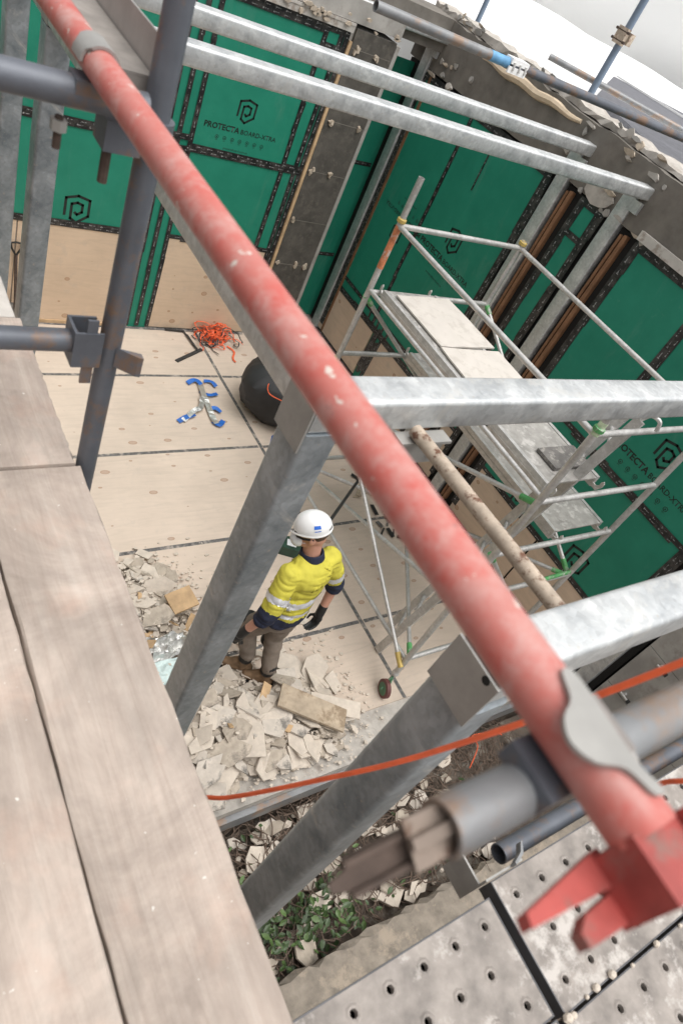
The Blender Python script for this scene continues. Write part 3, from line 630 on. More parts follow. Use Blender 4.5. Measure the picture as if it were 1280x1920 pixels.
coupler(.045, 'pale grey coupler clamping the red rail near its forked end', -80, 48)
cpl = [c for c in bpy.data.objects if c.name.startswith('tube_coupler')][-1]
def catm_(P, n=4):
    out = []; m = len(P)
    for i in range(m):
        a, b_, c, d = P[i - 1], P[i], P[(i + 1) % m], P[(i + 2) % m]
        for k in range(n):
            t = k / n; out.append(.5 * ((2 * b_) + (-a + c) * t + (2 * a - 5 * b_ + 4 * c - d) * t * t + (-a + 3 * b_ - 3 * c + d) * t ** 3))
    return out
def pz_(x, y, z):
    c = Vector(((x - 640) / 1294.8, (y - 960) / 1294.8, 1)); wv = Vector([sum(MX[r][k] * c[r] for r in range(3)) for k in range(3)]); return Vector((0, 0, CAM_H)) + wv * ((z - CAM_H) / wv.z)
pl_ = [pz_(x, y, 4.4225) for x, y in ((1052, 1257), (1085, 1272), (1190, 1425), (1240, 1478), (1226, 1490), (1172, 1442), (1115, 1430), (1068, 1392), (1056, 1345), (1068, 1310))]
pl_ = [p for p in catm_(pl_)]
part('coupler_plate', MB().prism([(p.x, p.y) for p in pl_], (0, 0, 4.4195), (1, 0, 0), (0, 1, 0), (0, 0, 1), .004), 'coupler', cpl, False)
# wedge fitting of the mid ledger on the standard, collar on the upper one
wf = thing('wedge_fitting', 'dark grey pressed wedge fitting joining the ledger and the upright', 'scaffold fitting', (.48, 1.245, 3.80))
part('pressed_cup', MB().box((.425, 1.212, 3.80), (.485, 1.218, 3.885)).box((.425, 1.272, 3.80), (.485, 1.278, 3.885)).box((.425, 1.2185, 3.80), (.431, 1.2715, 3.885)), 'tube', wf, False)
part('wedge', MB().prism([(-.012, 0), (.012, 0), (.008, .16), (-.014, .16)], (.462, 1.215, 3.755), (1, 0, 0), (0, 0, 1), (0, 1, 0), .006), 'tube', wf, False)
for sgn in (-1, 1): part('pressed_ear', MB().prism([(0, 0), (.05, .014), (.06, .0), (.05, -.004)], (standard_x + (.005), 1.245 + sgn * .028, 3.80), (.8, sgn * .6, 0), (-.6 * sgn, .8, 0), (0, 0, 1), .05), 'tube', wf, False)
cl = thing('standard_collar', 'dark grey swivel collar with rusty bolt on the upright under the red rail', 'scaffold fitting', (standard_x, standard_y, 4.27))
part('collar_ring', MB().lathe([(T + .001, 0), (T + .009, 0), (T + .009, .055), (T + .001, .055)], (standard_x, standard_y, 4.262), (0, 0, 1), 20), 'tube', cl)
part('collar_block', MB().box((.415, 1.195, 4.262), (.478, 1.255, 4.312)), 'tube', cl, False)
part('collar_bolt', MB().tube((.43, 1.22, 4.20), (.43, 1.22, 4.26), .009, 8), 'rust_dark', cl)
ch = thing('steel_channel', 'dusty steel channel lying along the red rail beyond the coupler', 'steel channel', (.47, 1.9, 4.33))
part('channel_web', MB().box((.435, 1.27, 4.365), (.505, 2.9, 4.37)).box((.435, 1.27, 4.30), (.505, 1.274, 4.3645)), 'channel_dirt', ch, False)
part('channel_flange', MB().box((.507, 1.275, 4.345), (.511, 2.9, 4.43)), 'coupler', ch, False)
cl2 = solo('edge_clip', MB().box((.02, 1.62, 4.12), (.10, 1.625, 4.17)).box((.02, 1.60, 4.12), (.024, 1.62, 4.17)).box((.10, 1.60, 4.11), (.104, 1.625, 4.18)), 'coupler', 'small pressed steel clip on the far scaffold upright', 'scaffold fitting', smooth=False)
scaff_tube('scaffold_standard', (.045, 1.66, 2.9), (.045, 1.66, 5.2), 'tube', 'dark upright tube carrying the small pressed steel clip')
# timber planks (deck at z = 3.49)
PZ = 3.49
def plank(x0, x1, y0, y1, z, mat, label, rn=random.Random(11)):
    mb = MB(); n = 40; rings = []
    for i in range(n + 1):
        y = y0 + (y1 - y0) * i / n; j = lambda a=.0025: rn.uniform(-a, a)
        e = .004
        rings.append([(x0 + j(), y, z - .038), (x1 + j(), y, z - .038), (x1 + j(), y, z - e + j(.001)), (x1 - e + j(), y, z + j(.0006)), (x0 + e + j(), y, z + j(.0006)), (x0 + j(), y, z - e)])
    mb.loft(rings); return solo('timber_plank', mb, mat, label, 'plank', 'timber planks of the near scaffold deck')
plank(.263, .492, -1.2, 1.222, PZ, 'plank', 'pinkish weathered timber plank running beside the perforated steel boards')
plank(.028, .257, -1.2, 2.2, PZ - .002, 'plank', 'pale weathered timber plank on the inner side of the deck gap')
plank(.258, .480, 1.228, 1.82, PZ + .006, 'plank', 'short worn timber plank between the upright and the plank joint')
plank(.25, .468, 1.826, 3.2, PZ + .004, 'plank_grey', 'grey bleached timber plank beside the galvanised posts')
# perforated steel boards (z = 3.35)
DZ = 3.352
def steel_board(x0, x1, y0, y1, label, mat='deck'):
    t = thing('perforated_board', label, 'steel board', ((x0 + x1) / 2, (y0 + y1) / 2, DZ - .05), 'perforated steel boards of the near deck')
    mb = MB(); nx = max(1, round((x1 - x0) / .088)); ny = 3; dx = (x1 - x0) / nx; dy = (y1 - y0) / ny; r = .0085
    def cell(xa, xb, ya, yb, hole):
        cx, cy, hx, hy = (xa + xb) / 2, (ya + yb) / 2, (xb - xa) / 2, (yb - ya) / 2
        if not hole: mb.add([(xa, ya, DZ), (xb, ya, DZ), (xb, yb, DZ), (xa, yb, DZ)], [(0, 1, 2, 3)]); return
        sq = [(hx, 0), (hx, hy), (0, hy), (-hx, hy), (-hx, 0), (-hx, -hy), (0, -hy), (hx, -hy)]
        ci = [(r * math.cos(R(45 * k)), r * math.sin(R(45 * k))) for k in range(8)]
        vs = [(cx + a, cy + b_, DZ) for a, b_ in sq]
        for q, dz in ((2.1, 0), (1.5, .0022), (1.0, .0005), (.9, -.012)): vs += [(cx + a * q, cy + b_ * q, DZ + dz) for a, b_ in ci]
        mb.add(vs, [(8 * l + k, 8 * l + (k + 1) % 8, 8 * l + 8 + (k + 1) % 8, 8 * l + 8 + k) for l in range(4) for k in range(8)])
    for j in range(ny):
        ya, yb = y0 + dy * j, y0 + dy * (j + 1); xx = x0
        if j % 2: cell(xx, xx + dx / 2, ya, yb, False); xx += dx / 2
        while xx < x1 - dx * .75: cell(xx, xx + dx, ya, yb, True); xx += dx
        if xx < x1 - 1e-4: cell(xx, x1, ya, yb, False)
    part('deck_plate', mb, mat, t, False)
    part('board_rim', MB().box((x0 - .003, y0, DZ - .05), (x0, y1, DZ + .001)).box((x1, y0, DZ - .05), (x1 + .003, y1, DZ + .001)).box((x0 - .003, y0 - .003, DZ - .05), (x1 + .003, y0, DZ + .001)).box((x0 - .003, y1, DZ - .05), (x1 + .003, y1 + .003, DZ + .001)), 'deck_edge', t, False)
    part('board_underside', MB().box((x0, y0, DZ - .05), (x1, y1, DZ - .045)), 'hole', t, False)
    return t
steel_board(-.6, 1.045, -.250, -.022, 'pink stained perforated steel board beside the timber plank')
steel_board(1.075, 3.2, -.262, .002, 'perforated steel board under the red forked fitting')
steel_board(1.075, 3.2, -.52, -.275, 'grey perforated steel board bordering the crumbs of plaster')
steel_board(-.6, 1.045, -.49, -.262, 'perforated steel board at the outer side of the pink stained one')
ub = thing('board_bracket', 'bent grey bracket holding the tube at the corner of the steel boards', 'scaffold fitting', (1.09, .045, 3.27))
part('bracket_plate', MB().box((1.05, .0075, 3.25), (1.17, .0125, 3.37)).box((1.05, .078, 3.25), (1.17, .083, 3.37)).box((1.05, .0125, 3.25), (1.055, .078, 3.34)), 'coupler', ub, False)
part('bracket_lip', MB().prism([(0, 0), (.03, .012), (.045, .03), (.05, .03), (.034, .006), (0, -.006)], (1.13, .012, 3.372), (1, 0, 0), (0, 1, 0), (0, 0, 1), .02), 'tube_pale', ub, False)
crn = random.Random(5)
for k in range(16):
    x = 1.06 + .9 * crn.random() ** 1.3; y = -.268 + crn.uniform(-.008, .008); r = crn.uniform(.005, .014)
    solo('plaster_crumb', MB().ell((x, y, DZ + r * .6), r, r * .8, r * .7, None, 6, 4), 'pb', 'white plaster crumb lying along the joint of the steel boards', 'plaster crumb', 'plaster crumbs on the steel boards', smooth=False)
# orange cable
def catm(pts, n=8):
    pts = [Vector(p) for p in pts]; P = [pts[0]] + pts + [pts[-1]]; out = []
    for i in range(1, len(P) - 2):
        for k in range(n):
            t = k / n; a, b_, c, d = P[i - 1], P[i], P[i + 1], P[i + 2]
            out.append(.5 * ((2 * b_) + (-a + c) * t + (2 * a - 5 * b_ + 4 * c - d) * t * t + (-a + 3 * b_ - 3 * c + d) * t ** 3))
    out.append(pts[-1]); return out
def ray_pt(x, y, d):
    c = Vector(((x - 640) / 1294.8, (y - 960) / 1294.8, 1)); wv = Vector([sum(MX[r][k] * c[r] for r in range(3)) for k in range(3)])
    return Vector((0, 0, CAM_H)) + wv * d
cab = [ray_pt(300, 1480, 1.75), ray_pt(390, 1495, 1.62), ray_pt(450, 1492, 1.55), ray_pt(600, 1462, 1.36), ray_pt(760, 1425, 1.2), ray_pt(980, 1355, 1.02), ray_pt(1130, 1300, .93), ray_pt(1290, 1237, .86), ray_pt(1500, 1150, .8)]
solo('extension_cable', MB().path(catm(cab), .0052, 8), 'orange', 'orange extension cable slung across in front of the galvanised post', 'cable')
solo('extension_cable', MB().path(catm([ray_pt(1225, 1475, 1.3), ray_pt(1250, 1466, 1.25), ray_pt(1300, 1462, 1.2), ray_pt(1400, 1440, 1.2)]), .005, 8), 'orange', 'short length of orange cable by the perforated boards', 'cable')
# ================================================================ TOWER SCAFFOLD
tw = thing('mobile_scaffold_tower', 'aluminium mobile scaffold tower with green hooks and castors by the green wall', 'scaffold tower', (4.4, 2.9, 0))
L1, L2, L3, L4 = (3.69, 1.71), (5.11, 1.71), (3.69, 4.06), (5.11, 4.06); TR = .0254
for (x, y), z1 in ((L1, 3.12), (L2, 3.35), (L3, 3.36), (L4, 3.05)):
    part('leg', MB().pipe((x, y, .2), (x, y, z1), TR, .003, 16), 'alu', tw)
part('orange_sleeve', MB().pipe((L3[0], L3[1], 2.62), (L3[0], L3[1], 2.98), TR + .0012, .001, 16), simple('worn_orange_paint', (0.55, 0.20, 0.09), 0.6, 0, 0.3, 20, 0, (0.55, 0.5, 0.46), 14), tw)
part('label_sleeve', MB().pipe((L1[0], L1[1], 2.98), (L1[0], L1[1], 3.08), TR + .0012, .001, 16), simple('green_white_label', (0.52, 0.62, 0.42), 0.5, 0, 0.35, 40), tw)
def rung(p, q, mat='alu', r=.0225): part('rung', MB().tube(p, q, r, 12), mat, tw)
for z in (.45, 1.25, 1.83, 2.38, 2.98): rung((L1[0], L1[1], z), (L2[0], L2[1], z - (.0)))
for z in (.45, 1.25, 1.78, 2.40, 2.98): rung((L3[0], L3[1], z), (L4[0], L4[1], z))
for (a, b_), z in (((L1, L3), 2.98), ((L2, L4), 2.98)):
    part('guard_tube', MB().tube((a[0], a[1], z), (b_[0], b_[1], z), .021, 12), 'alu', tw)
    for e, mt in ((a, 'greenfit'), (b_, 'yellowfit')):
        part('brace_hook', MB().lathe([(TR + .001, -.02), (TR + .012, -.012), (TR + .012, .012), (TR + .001, .02)], (e[0], e[1], z + .045), (0, 0, 1), 12), mt, tw)
def brace(p, q, ca='greenfit', cb='greenfit'):
    p = Vector(p); q = Vector(q); b_ = part('brace', MB().tube(p, q, .019, 10), 'alu', tw); d = (q - p).normalized()
    part('brace_hook', MB().tube(p - d * .02, p + d * .11, .024, 10), ca, b_); part('brace_hook', MB().tube(q - d * .11, q + d * .02, .024, 10), cb, b_)
brace((L1[0] - .03, L1[1], .36), (L3[0] - .03, L3[1], 1.72), 'yellowfit'); brace((L1[0] + .03, L1[1] + .02, .46), (L4[0], L4[1], .62)); brace((L2[0], L2[1] + .03, 1.25), (L4[0], L4[1], 2.4))
brace((L1[0] + .02, L1[1] + .03, 2.34), (L3[0] + .02, L3[1], 1.30)); brace((L2[0] - .02, L2[1] + .02, 1.22), (L3[0], L3[1], .48))
for a_, b2_ in ((L1, L3), (L2, L4)): part('guard_tube', MB().tube((a_[0], a_[1], .42), (b2_[0], b2_[1], .42), .019, 10), 'alu', tw)
brace((L2[0], L2[1] + .03, .48), (L1[0] + .03, L1[1] + .03, 1.78)); brace((L4[0], L4[1], 1.25), (L3[0], L3[1], 2.35)); brace((L1[0] + .03, L1[1], 1.24), (L3[0] + .03, L3[1], .46), 'greenfit', 'yellowfit')
part('guard_tube', MB().tube((L1[0], L1[1], 2.42), (L1[0] + .0, L3[1], 2.42), .019, 10), 'alu', tw)
part('guard_tube', MB().tube((L2[0], L2[1], 1.28), (L1[0], L1[1], 1.20), .019, 10), 'greenfit', tw)
for (x, y) in (L1, L2, L3, L4):
    cs = part('castor', MB().tube((x, y, .10), (x, y, .30), .017, 10).lathe([(.03, 0), (.034, .01), (.03, .03), (.018, .05)], (x, y, .20), (0, 0, 1), 14), 'alu', tw)
    wx, wy = x - .085, y - .055; ax = Vector((.966, -.258, 0)).normalized()
    part('wheel', MB().lathe([(.068, -.022), (.085, -.018), (.085, .018), (.068, .022)], (wx, wy, .085), ax, 20), 'tyre_red', cs)
    part('wheel_hub', MB().lathe([(.01, -.026), (.072, -.021), (.072, .021), (.01, .026)], (wx, wy, .085), ax, 18), 'castor_green', cs)
    part('castor_fork', MB().bar((x, y, .16), (wx + ax.x * .03, wy + ax.y * .03, .075), .012, .05).bar((x, y, .16), (wx - ax.x * .03, wy - ax.y * .03, .075), .012, .05), 'castor_green', cs, False)
def platform(x0, x1, y0, y1, z, label, mat, txt=None):
    t = thing('work_platform', label, 'scaffold platform', ((x0 + x1) / 2, (y0 + y1) / 2, z - .09), 'platforms of the scaffold tower')
    part('platform_plate', MB().box((x0 + .035, y0, z - .012), (x1 - .035, y1, z)), mat, t, False)
    for x in (x0, x1 - .033):
        sb = part('side_beam', MB().box((x, y0, z - .085), (x + .033, y1, z + .006)).box((x - .004, y0, z - .05), (x - .0002, y1, z - .04)), 'alu', t, False)
        if txt and x == x0: text_mesh('side_lettering', txt, sb, (x - .0045, y0 + 1.05, z - .066), (0, -1, 0), (0, 0, 1), (-1, 0, 0), .42, 'black', .01)
    for x in (x0 + .03, x1 - .03):
        for y, s_ in ((y0, -1), (y1, 1)):
            part('end_hook', MB().prism([(0, -.05), (.05, -.05), (.075, .0), (.075, .03), (.06, .045), (.05, .03), (.05, 0), (.03, -.02), (0, -.02)], (x - .006, y, z - .025), (0, s_, 0), (0, 0, 1), (1, 0, 0), .012), 'alu', t, False)
    return t
platform(3.76, 4.36, 1.78, 3.98, 2.47, 'aluminium platform of the tower carrying two cream sheets', 'alu_plate', 'SWL 450 KG')
platform(4.40, 5.04, 1.78, 3.98, 1.87, 'lower worn platform of the tower, spattered grey', 'alu_plate')
solo('toe_board', MB().obox((4.13, 1.98, 2.49), (.20, -.0, 0), (0, .10, 0), (0, 0, .012)), 'alu_dark', 'dark dirty hatch board lying on the upper tower platform', 'board', smooth=False)
def sheet(pts, z, t, label, rn=random.Random(2)):
    out = []
    for (a, b_), (c, d) in zip(pts, pts[1:] + pts[:1]):
        for k in range(5): out.append((a + (c - a) * k / 5 + rn.uniform(-.006, .006), b_ + (d - b_) * k / 5 + rn.uniform(-.006, .006)))
    solo('fibre_sheet', MB().prism(out, (0, 0, z), (1, 0, 0), (0, 1, 0), (0, 0, 1), t), 'fc', label, 'sheet', smooth=False)
sheet([(3.84, 3.22), (4.46, 3.24), (4.45, 3.92), (3.84, 3.90)], 2.479, .014, 'cream fibre cement sheet on the platform, farther from the beam')
sheet([(3.80, 2.52), (4.46, 2.56), (4.47, 3.19), (3.83, 3.21)], 2.479, .014, 'cream fibre cement sheet with chipped corner on the platform')
ld = thing('access_ladder', 'aluminium ladder hooked over the tower rail', 'ladder', (3.9, 2.0, 0))
la, lb = Vector((3.80, 2.04, 0.02)), Vector((4.20, 1.765, 3.03)); lo = Vector((.30, .22, 0)) * .9
for o in (Vector((0, 0, 0)), lo):
    part('stile', MB().bar(la + o, lb + o, .028, .07, (0, 1, 0)), 'alu', ld, False)
for k in range(1, 11): part('rung', MB().tube(la + (lb - la) * (k / 11), la + lo + (lb - la) * (k / 11), .016, 10), 'alu', ld)
for o in (Vector((0, 0, 0)), lo): part('ladder_hook', MB().path(catm([lb + o, lb + o + V(.02, -.03, .06), lb + o + V(.04, -.09, .06), lb + o + V(.045, -.11, .0)]), .014, 8), 'alu', ld)
# ================================================================ OUTSIDE, BEYOND THE PARAPET
tag(solo('flat_roof', MB().box((WX + .36, -60, 3.2), (90, 90, 3.62)), 'white', smooth=False), kind='structure')
def wrap_sheet(a, b_, z0, z1, label, n=24, rn=random.Random(4)):
    a = Vector(a); b_ = Vector(b_); mb = MB(); d = (b_ - a); nn = Vector((d.y, -d.x)).normalized(); m = 10
    for i in range(n + 1):
        for j in range(m + 1):
            p = a + d * i / n; z = z0 + (z1 - z0) * j / m; k = .10 * noise.noise(Vector((i * .35, j * .5, 3))) + .05 * noise.noise(Vector((i * .9, j * 1.2, 9)))
            mb.v.append(Vector((p.x + nn.x * k, p.y + nn.y * k, z + (.05 * noise.noise(Vector((i * .3, 1, 1))) if j == 0 else 0))))
    for i in range(n):
        for j in range(m):
            q = i * (m + 1) + j; mb.f.append((q, q + m + 1, q + m + 2, q + 1))
    o = solo('wrap_sheet', mb, 'wrap', label, 'plastic sheet', 'white wrap round the site'); md = o.modifiers.new('thick', 'SOLIDIFY'); md.thickness = .01; return o
wrap_sheet((7.3, 12.0), (11.0, 3.2), 4.34, 8.5, 'white shrink wrap sheet hanging above the flat roof', 40)
def pz(x, y, z):
    p0 = Vector((0, 0, CAM_H)); d = ray_pt(x, y, 1) - p0; return p0 + d * ((z - CAM_H) / d.z)
gpoly = [pz(1118, 178, 3.74), pz(1150, 142, 3.74), pz(1300, 222, 3.74), pz(1300, 340, 3.74)]
ru = thing('roof_upstand', 'dark grey roof upstand with blue label on the flat white roof', 'roof upstand', (gpoly[0].x, gpoly[0].y, 3.622))
part('upstand_body', MB().prism([(p.x, p.y) for p in gpoly], (0, 0, 3.622), (1, 0, 0), (0, 1, 0), (0, 0, 1), .11), 'roofgrey', ru, False)
lp = [pz(1217, 203, 3.735), pz(1260, 228, 3.735), pz(1255, 238, 3.735), pz(1212, 214, 3.735)]
part('blue_label', MB().prism([(p.x, p.y) for p in lp], (0, 0, 3.733), (1, 0, 0), (0, 1, 0), (0, 0, 1), .004), 'bluelabel', ru, False)
a, b_ = pz(1155, 142, 3.76), pz(1300, 232, 3.76); part('white_trim', MB().bar(a, b_, .05, .03), 'white', ru, False)
scaff_tube('outer_standard', (6.5, 5.41, 3.63), (6.5, 5.41, 7.5), 'tube_blue', 'blue grey upright tube beyond the parapet crossed by a short tube', group='outer scaffold tubes', r=.036)
scaff_tube('outer_standard', (6.6, 7.53, 3.63), (6.6, 7.53, 7.5), 'tube_blue', 'blue grey upright tube beyond the far end of the parapet', group='outer scaffold tubes', r=.030)
oc = thing('tube_coupler', 'rusty double coupler on the outer upright tube', 'coupler', (6.5, 5.41, 4.55))
part('coupler_body', MB().box((6.44, 5.35, 4.50), (6.49, 5.47, 4.64)).box((6.50, 5.33, 4.52), (6.56, 5.37, 4.62)), 'rust', oc, False)
part('coupler_bolt', MB().tube((6.45, 5.32, 4.53), (6.45, 5.50, 4.53), .012, 8).tube((6.45, 5.32, 4.61), (6.45, 5.50, 4.61), .012, 8), 'rust_dark', oc)
scaff_tube('outer_ledger', (6.17, 5.84, 4.15), (7.9, 4.25, 4.15), 'tube_pale', 'pale short tube with open end crossing the outer upright', group='outer scaffold tubes', r=.03)
lt = thing('overhead_tube', 'long blue grey scaffold tube passing above the parapet with white joint sleeve', 'scaffold tube', (4, 3.1, 4.30))
part('tube_body', MB().pipe((2.2, 3.19, 4.33), (3.02, 3.145, 4.33), T, .0035, 18), 'tube_pale', lt); part('tube_body', MB().pipe((3.08, 3.142, 4.33), (9, 2.86, 4.33), T, .0035, 18), 'tube', lt)
part('blue_paint', MB().pipe((2.93, 3.15, 4.33), (3.06, 3.143, 4.33), T + .001, .001, 18), simple('sky_blue_paint', (0.13, 0.33, 0.55), .5, 0, .2, 20), lt)
part('joint_sleeve', MB().box((3.06, 3.112, 4.335), (3.19, 3.170, 4.362)).box((3.05, 3.105, 4.295), (3.185, 3.115, 4.325)), 'white', lt, False)
for k in range(3): part('sleeve_bolt', MB().tube((3.08 + k * .045, 3.10, 4.31), (3.08 + k * .045, 3.108, 4.345), .006, 8), 'alu', lt)
rk = thing('roof_rack', 'dark metal grating rack lying on the far roof', 'grating', (5.9, 8.6, 3.62))
for k in range(9): part('slat', MB().box((6.2 + k * .09, 8.3, 3.70), (6.23 + k * .09, 9.4, 3.76)), 'roofgrey', rk, False)
part('rack_rail', MB().box((6.15, 8.25, 3.625), (7.05, 8.29, 3.78)), 'tube_blue', rk, False)
# ================================================================ THE WORKER
def remesh(name, mb, vox, mat, parent, it=6, label=None, fac=.5):
    me = mesh_from(name, mb, mat); ob = bpy.data.objects.new(name, me); COL.objects.link(ob)
    md = ob.modifiers.new('r', 'REMESH'); md.mode = 'VOXEL'; md.voxel_size = vox; md.use_smooth_shade = True
    if it: sm = ob.modifiers.new('s', 'SMOOTH'); sm.factor = fac; sm.iterations = it
    dg = bpy.context.evaluated_depsgraph_get(); m2 = bpy.data.meshes.new_from_object(ob.evaluated_get(dg)); bpy.data.objects.remove(ob)
    m2.name = name; m2.materials.clear()
    for mm in (mat if isinstance(mat, (list, tuple)) else [mat]): m2.materials.append(M[mm])
    o = wloc(parent)
    for v in m2.vertices: v.co = v.co - o
    m2.polygons.foreach_set('use_smooth', [True] * len(m2.polygons))
    r = bpy.data.objects.new(name, m2); COL.objects.link(r); r.parent = parent
    if label: r['label'] = label
    return r
J = dict(pel=V(2.50, 2.12, .95), che=V(2.555, 2.165, 1.27), nek=V(2.560, 2.215, 1.47), hed=V(2.515, 2.285, 1.635),
         shL=V(2.375, 2.135, 1.385), elL=V(2.265, 2.035, 1.11), haL=V(2.165, 2.075, .86), shR=V(2.755, 2.215, 1.385), elR=V(2.895, 2.165, 1.11), haR=V(2.845, 2.105, .85),
         hiL=V(2.415, 2.115, .91), hiR=V(2.595, 2.14, .91), knL=V(2.415, 2.29, .51), knR=V(2.60, 2.18, .51), anL=V(2.475, 2.215, .13), anR=V(2.60, 2.06, .13))
fd = V(-.83, .55, 0).normalized()       # feet
hf = V(-.84, .42, -.30).normalized()    # gaze
pr = thing('person', 'worker in yellow and navy shirt, white helmet and black gloves walking over rubble', 'person', (2.54, 2.12, .03))
hr = hf.cross(V(0, 0, 1)).normalized(); hu = hr.cross(hf).normalized()
HR = Matrix((hf, -hr, hu)).transposed()   # head frame: x forward, y left, z up
H = J['hed']; hp = lambda x, y, z: H + HR @ V(x, y, z)
bd = MB()
bd.ell(hp(-.01, 0, .01), .098, .078, .118, HR).ell(hp(.03, 0, -.06), .062, .058, .062, HR).ell(hp(.092, 0, -.022), .022, .014, .024, HR)
bd.ell(hp(-.035, 0, -.045), .078, .074, .075, HR).ell(hp(.025, 0, -.075), .075, .064, .05, HR)
for s_ in (-1, 1): bd.ell(hp(-.005, s_ * .086, -.022), .024, .011, .034, HR)
bd.capsule(J['nek'] - V(0, 0, .04), hp(-.03, 0, -.06), .064, .064)
bd.capsule(J['pel'], J['che'], .10, .10).capsule(J['che'], J['nek'] - V(0, 0, .06), .095, .06)
for s_ in 'LR':
    bd.capsule(J['che'] + V(0, 0, .1), J['sh' + s_], .07, .05).capsule(J['sh' + s_], J['el' + s_], .052, .042).capsule(J['el' + s_], J['ha' + s_], .043, .030)
    bd.capsule(J['pel'], J['hi' + s_], .11, .085).capsule(J['hi' + s_], J['kn' + s_], .078, .055).capsule(J['kn' + s_], J['an' + s_], .052, .038).capsule(J['an' + s_], J['an' + s_] + fd * .10 - V(0, 0, .06), .036, .034)
body = remesh('body', bd, .008, 'skin', pr, 5)
# shirt
sh = MB(); spine = (J['nek'] - J['pel'])
rgt = V(.98, .2, 0).normalized(); fwd = V(-.2, .98, 0).normalized()
TR_ = Matrix((rgt, fwd, V(0, 0, 1))).transposed()
sh.ell(J['pel'] + V(.0, 0, .02), .185, .135, .13, TR_).ell(J['pel'] + V(.02, .01, .14), .178, .13, .16, TR_).ell(J['che'] + V(0, -.005, -.04), .188, .135, .18, TR_).ell(J['che'] + V(0, -.01, .06), .20, .13, .14, TR_)
sh.capsule(J['che'] + V(-.08, 0, .13), J['nek'] - V(0, 0, .045), .07, .066)
for s_ in 'LR':
    tip = J['el' + s_] + (J['ha' + s_] - J['el' + s_]) * (.22 if s_ == 'L' else .10)
    sh.capsule(J['che'] + V(0, -.01, .085), J['sh' + s_] - V(0, 0, .012), .10, .076).capsule(J['sh' + s_], J['el' + s_], .078, .070).capsule(J['el' + s_], tip, .070, .062)
shirt = remesh('shirt', sh, .009, ['hivis', 'navy'], pr, 5)
def seg_t(p, a, b_):
    d = b_ - a; return max(0, min(1, (p - a).dot(d) / d.length_squared))
def seg_d(p, a, b_): return (p - (a + (b_ - a) * seg_t(p, a, b_))).length
po = Vector(pr.location)
# cloth folds, then colour zones
for v in shirt.data.vertices:
    p = v.co + po; k = .006 + noise.noise(p * 9) * .012 + (abs(noise.noise(V(p.x * 6 + p.z * 7, p.y * 6, p.z * 20))) - .2) * .022 + noise.noise(p * 30) * .004
    v.co += v.normal * k
def zone(p):
    dl = min(seg_d(p, J['shL'], J['elL']), seg_d(p, J['elL'], J['haL'])); dr = min(seg_d(p, J['shR'], J['elR']), seg_d(p, J['elR'], J['haR']))
    dt = seg_d(p, J['pel'], J['che']) - .075
    if dl < dt and dl < dr: return 'L', seg_t(p, J['shL'], J['elL']), seg_t(p, J['elL'], J['haL'])
    if dr < dt: return 'R', seg_t(p, J['shR'], J['elR']), seg_t(p, J['elR'], J['haR'])
    return 'T', p.z, 0
bands = {}
for f in shirt.data.polygons:
    p = f.center + po; z_, t, u = zone(p); zz = p.z + .10 * (p - J['pel']).dot(rgt) * 0
    navy = (z_ == 'T' and zz < 1.005 + .01 * math.sin(p.x * 40)) or (z_ == 'L' and t > .90) or (z_ == 'R' and t > .78)
    f.material_index = 1 if navy else 0
    key = None
    if z_ == 'T' and (1.035 < zz < 1.08 or 1.135 < zz < 1.18): key = 'T1' if zz < 1.1 else 'T2'
    if z_ == 'L' and .50 < t < .66: key = 'L'
    if z_ == 'R' and .50 < t < .66: key = 'R'
    if key: bands.setdefault(key, []).append(f.index)
for key, idx in bands.items():
    mb = MB()
    for i in idx:
        f = shirt.data.polygons[i]; mb.add([shirt.data.vertices[j].co + po + shirt.data.vertices[j].normal * .004 for j in f.vertices], [tuple(range(len(f.vertices)))])
    me = mesh_from('reflective_band', mb, 'reflect', po); bm = bmesh.new(); bm.from_mesh(me); bmesh.ops.remove_doubles(bm, verts=bm.verts, dist=.0004)
    for f in bm.faces: f.smooth = True
    bm.to_mesh(me); bm.free(); o = bpy.data.objects.new('reflective_band', me); COL.objects.link(o); o.parent = shirt
col = remesh('collar', MB().lathe([(.078, -.03), (.094, -.015), (.082, .035), (.074, .04), (.066, .03), (.066, -.03)], J['nek'] + V(0, 0, -.005), (J['hed'] - J['nek']) + V(.02, -.03, .0), 20), .006, 'navy', shirt, 3)
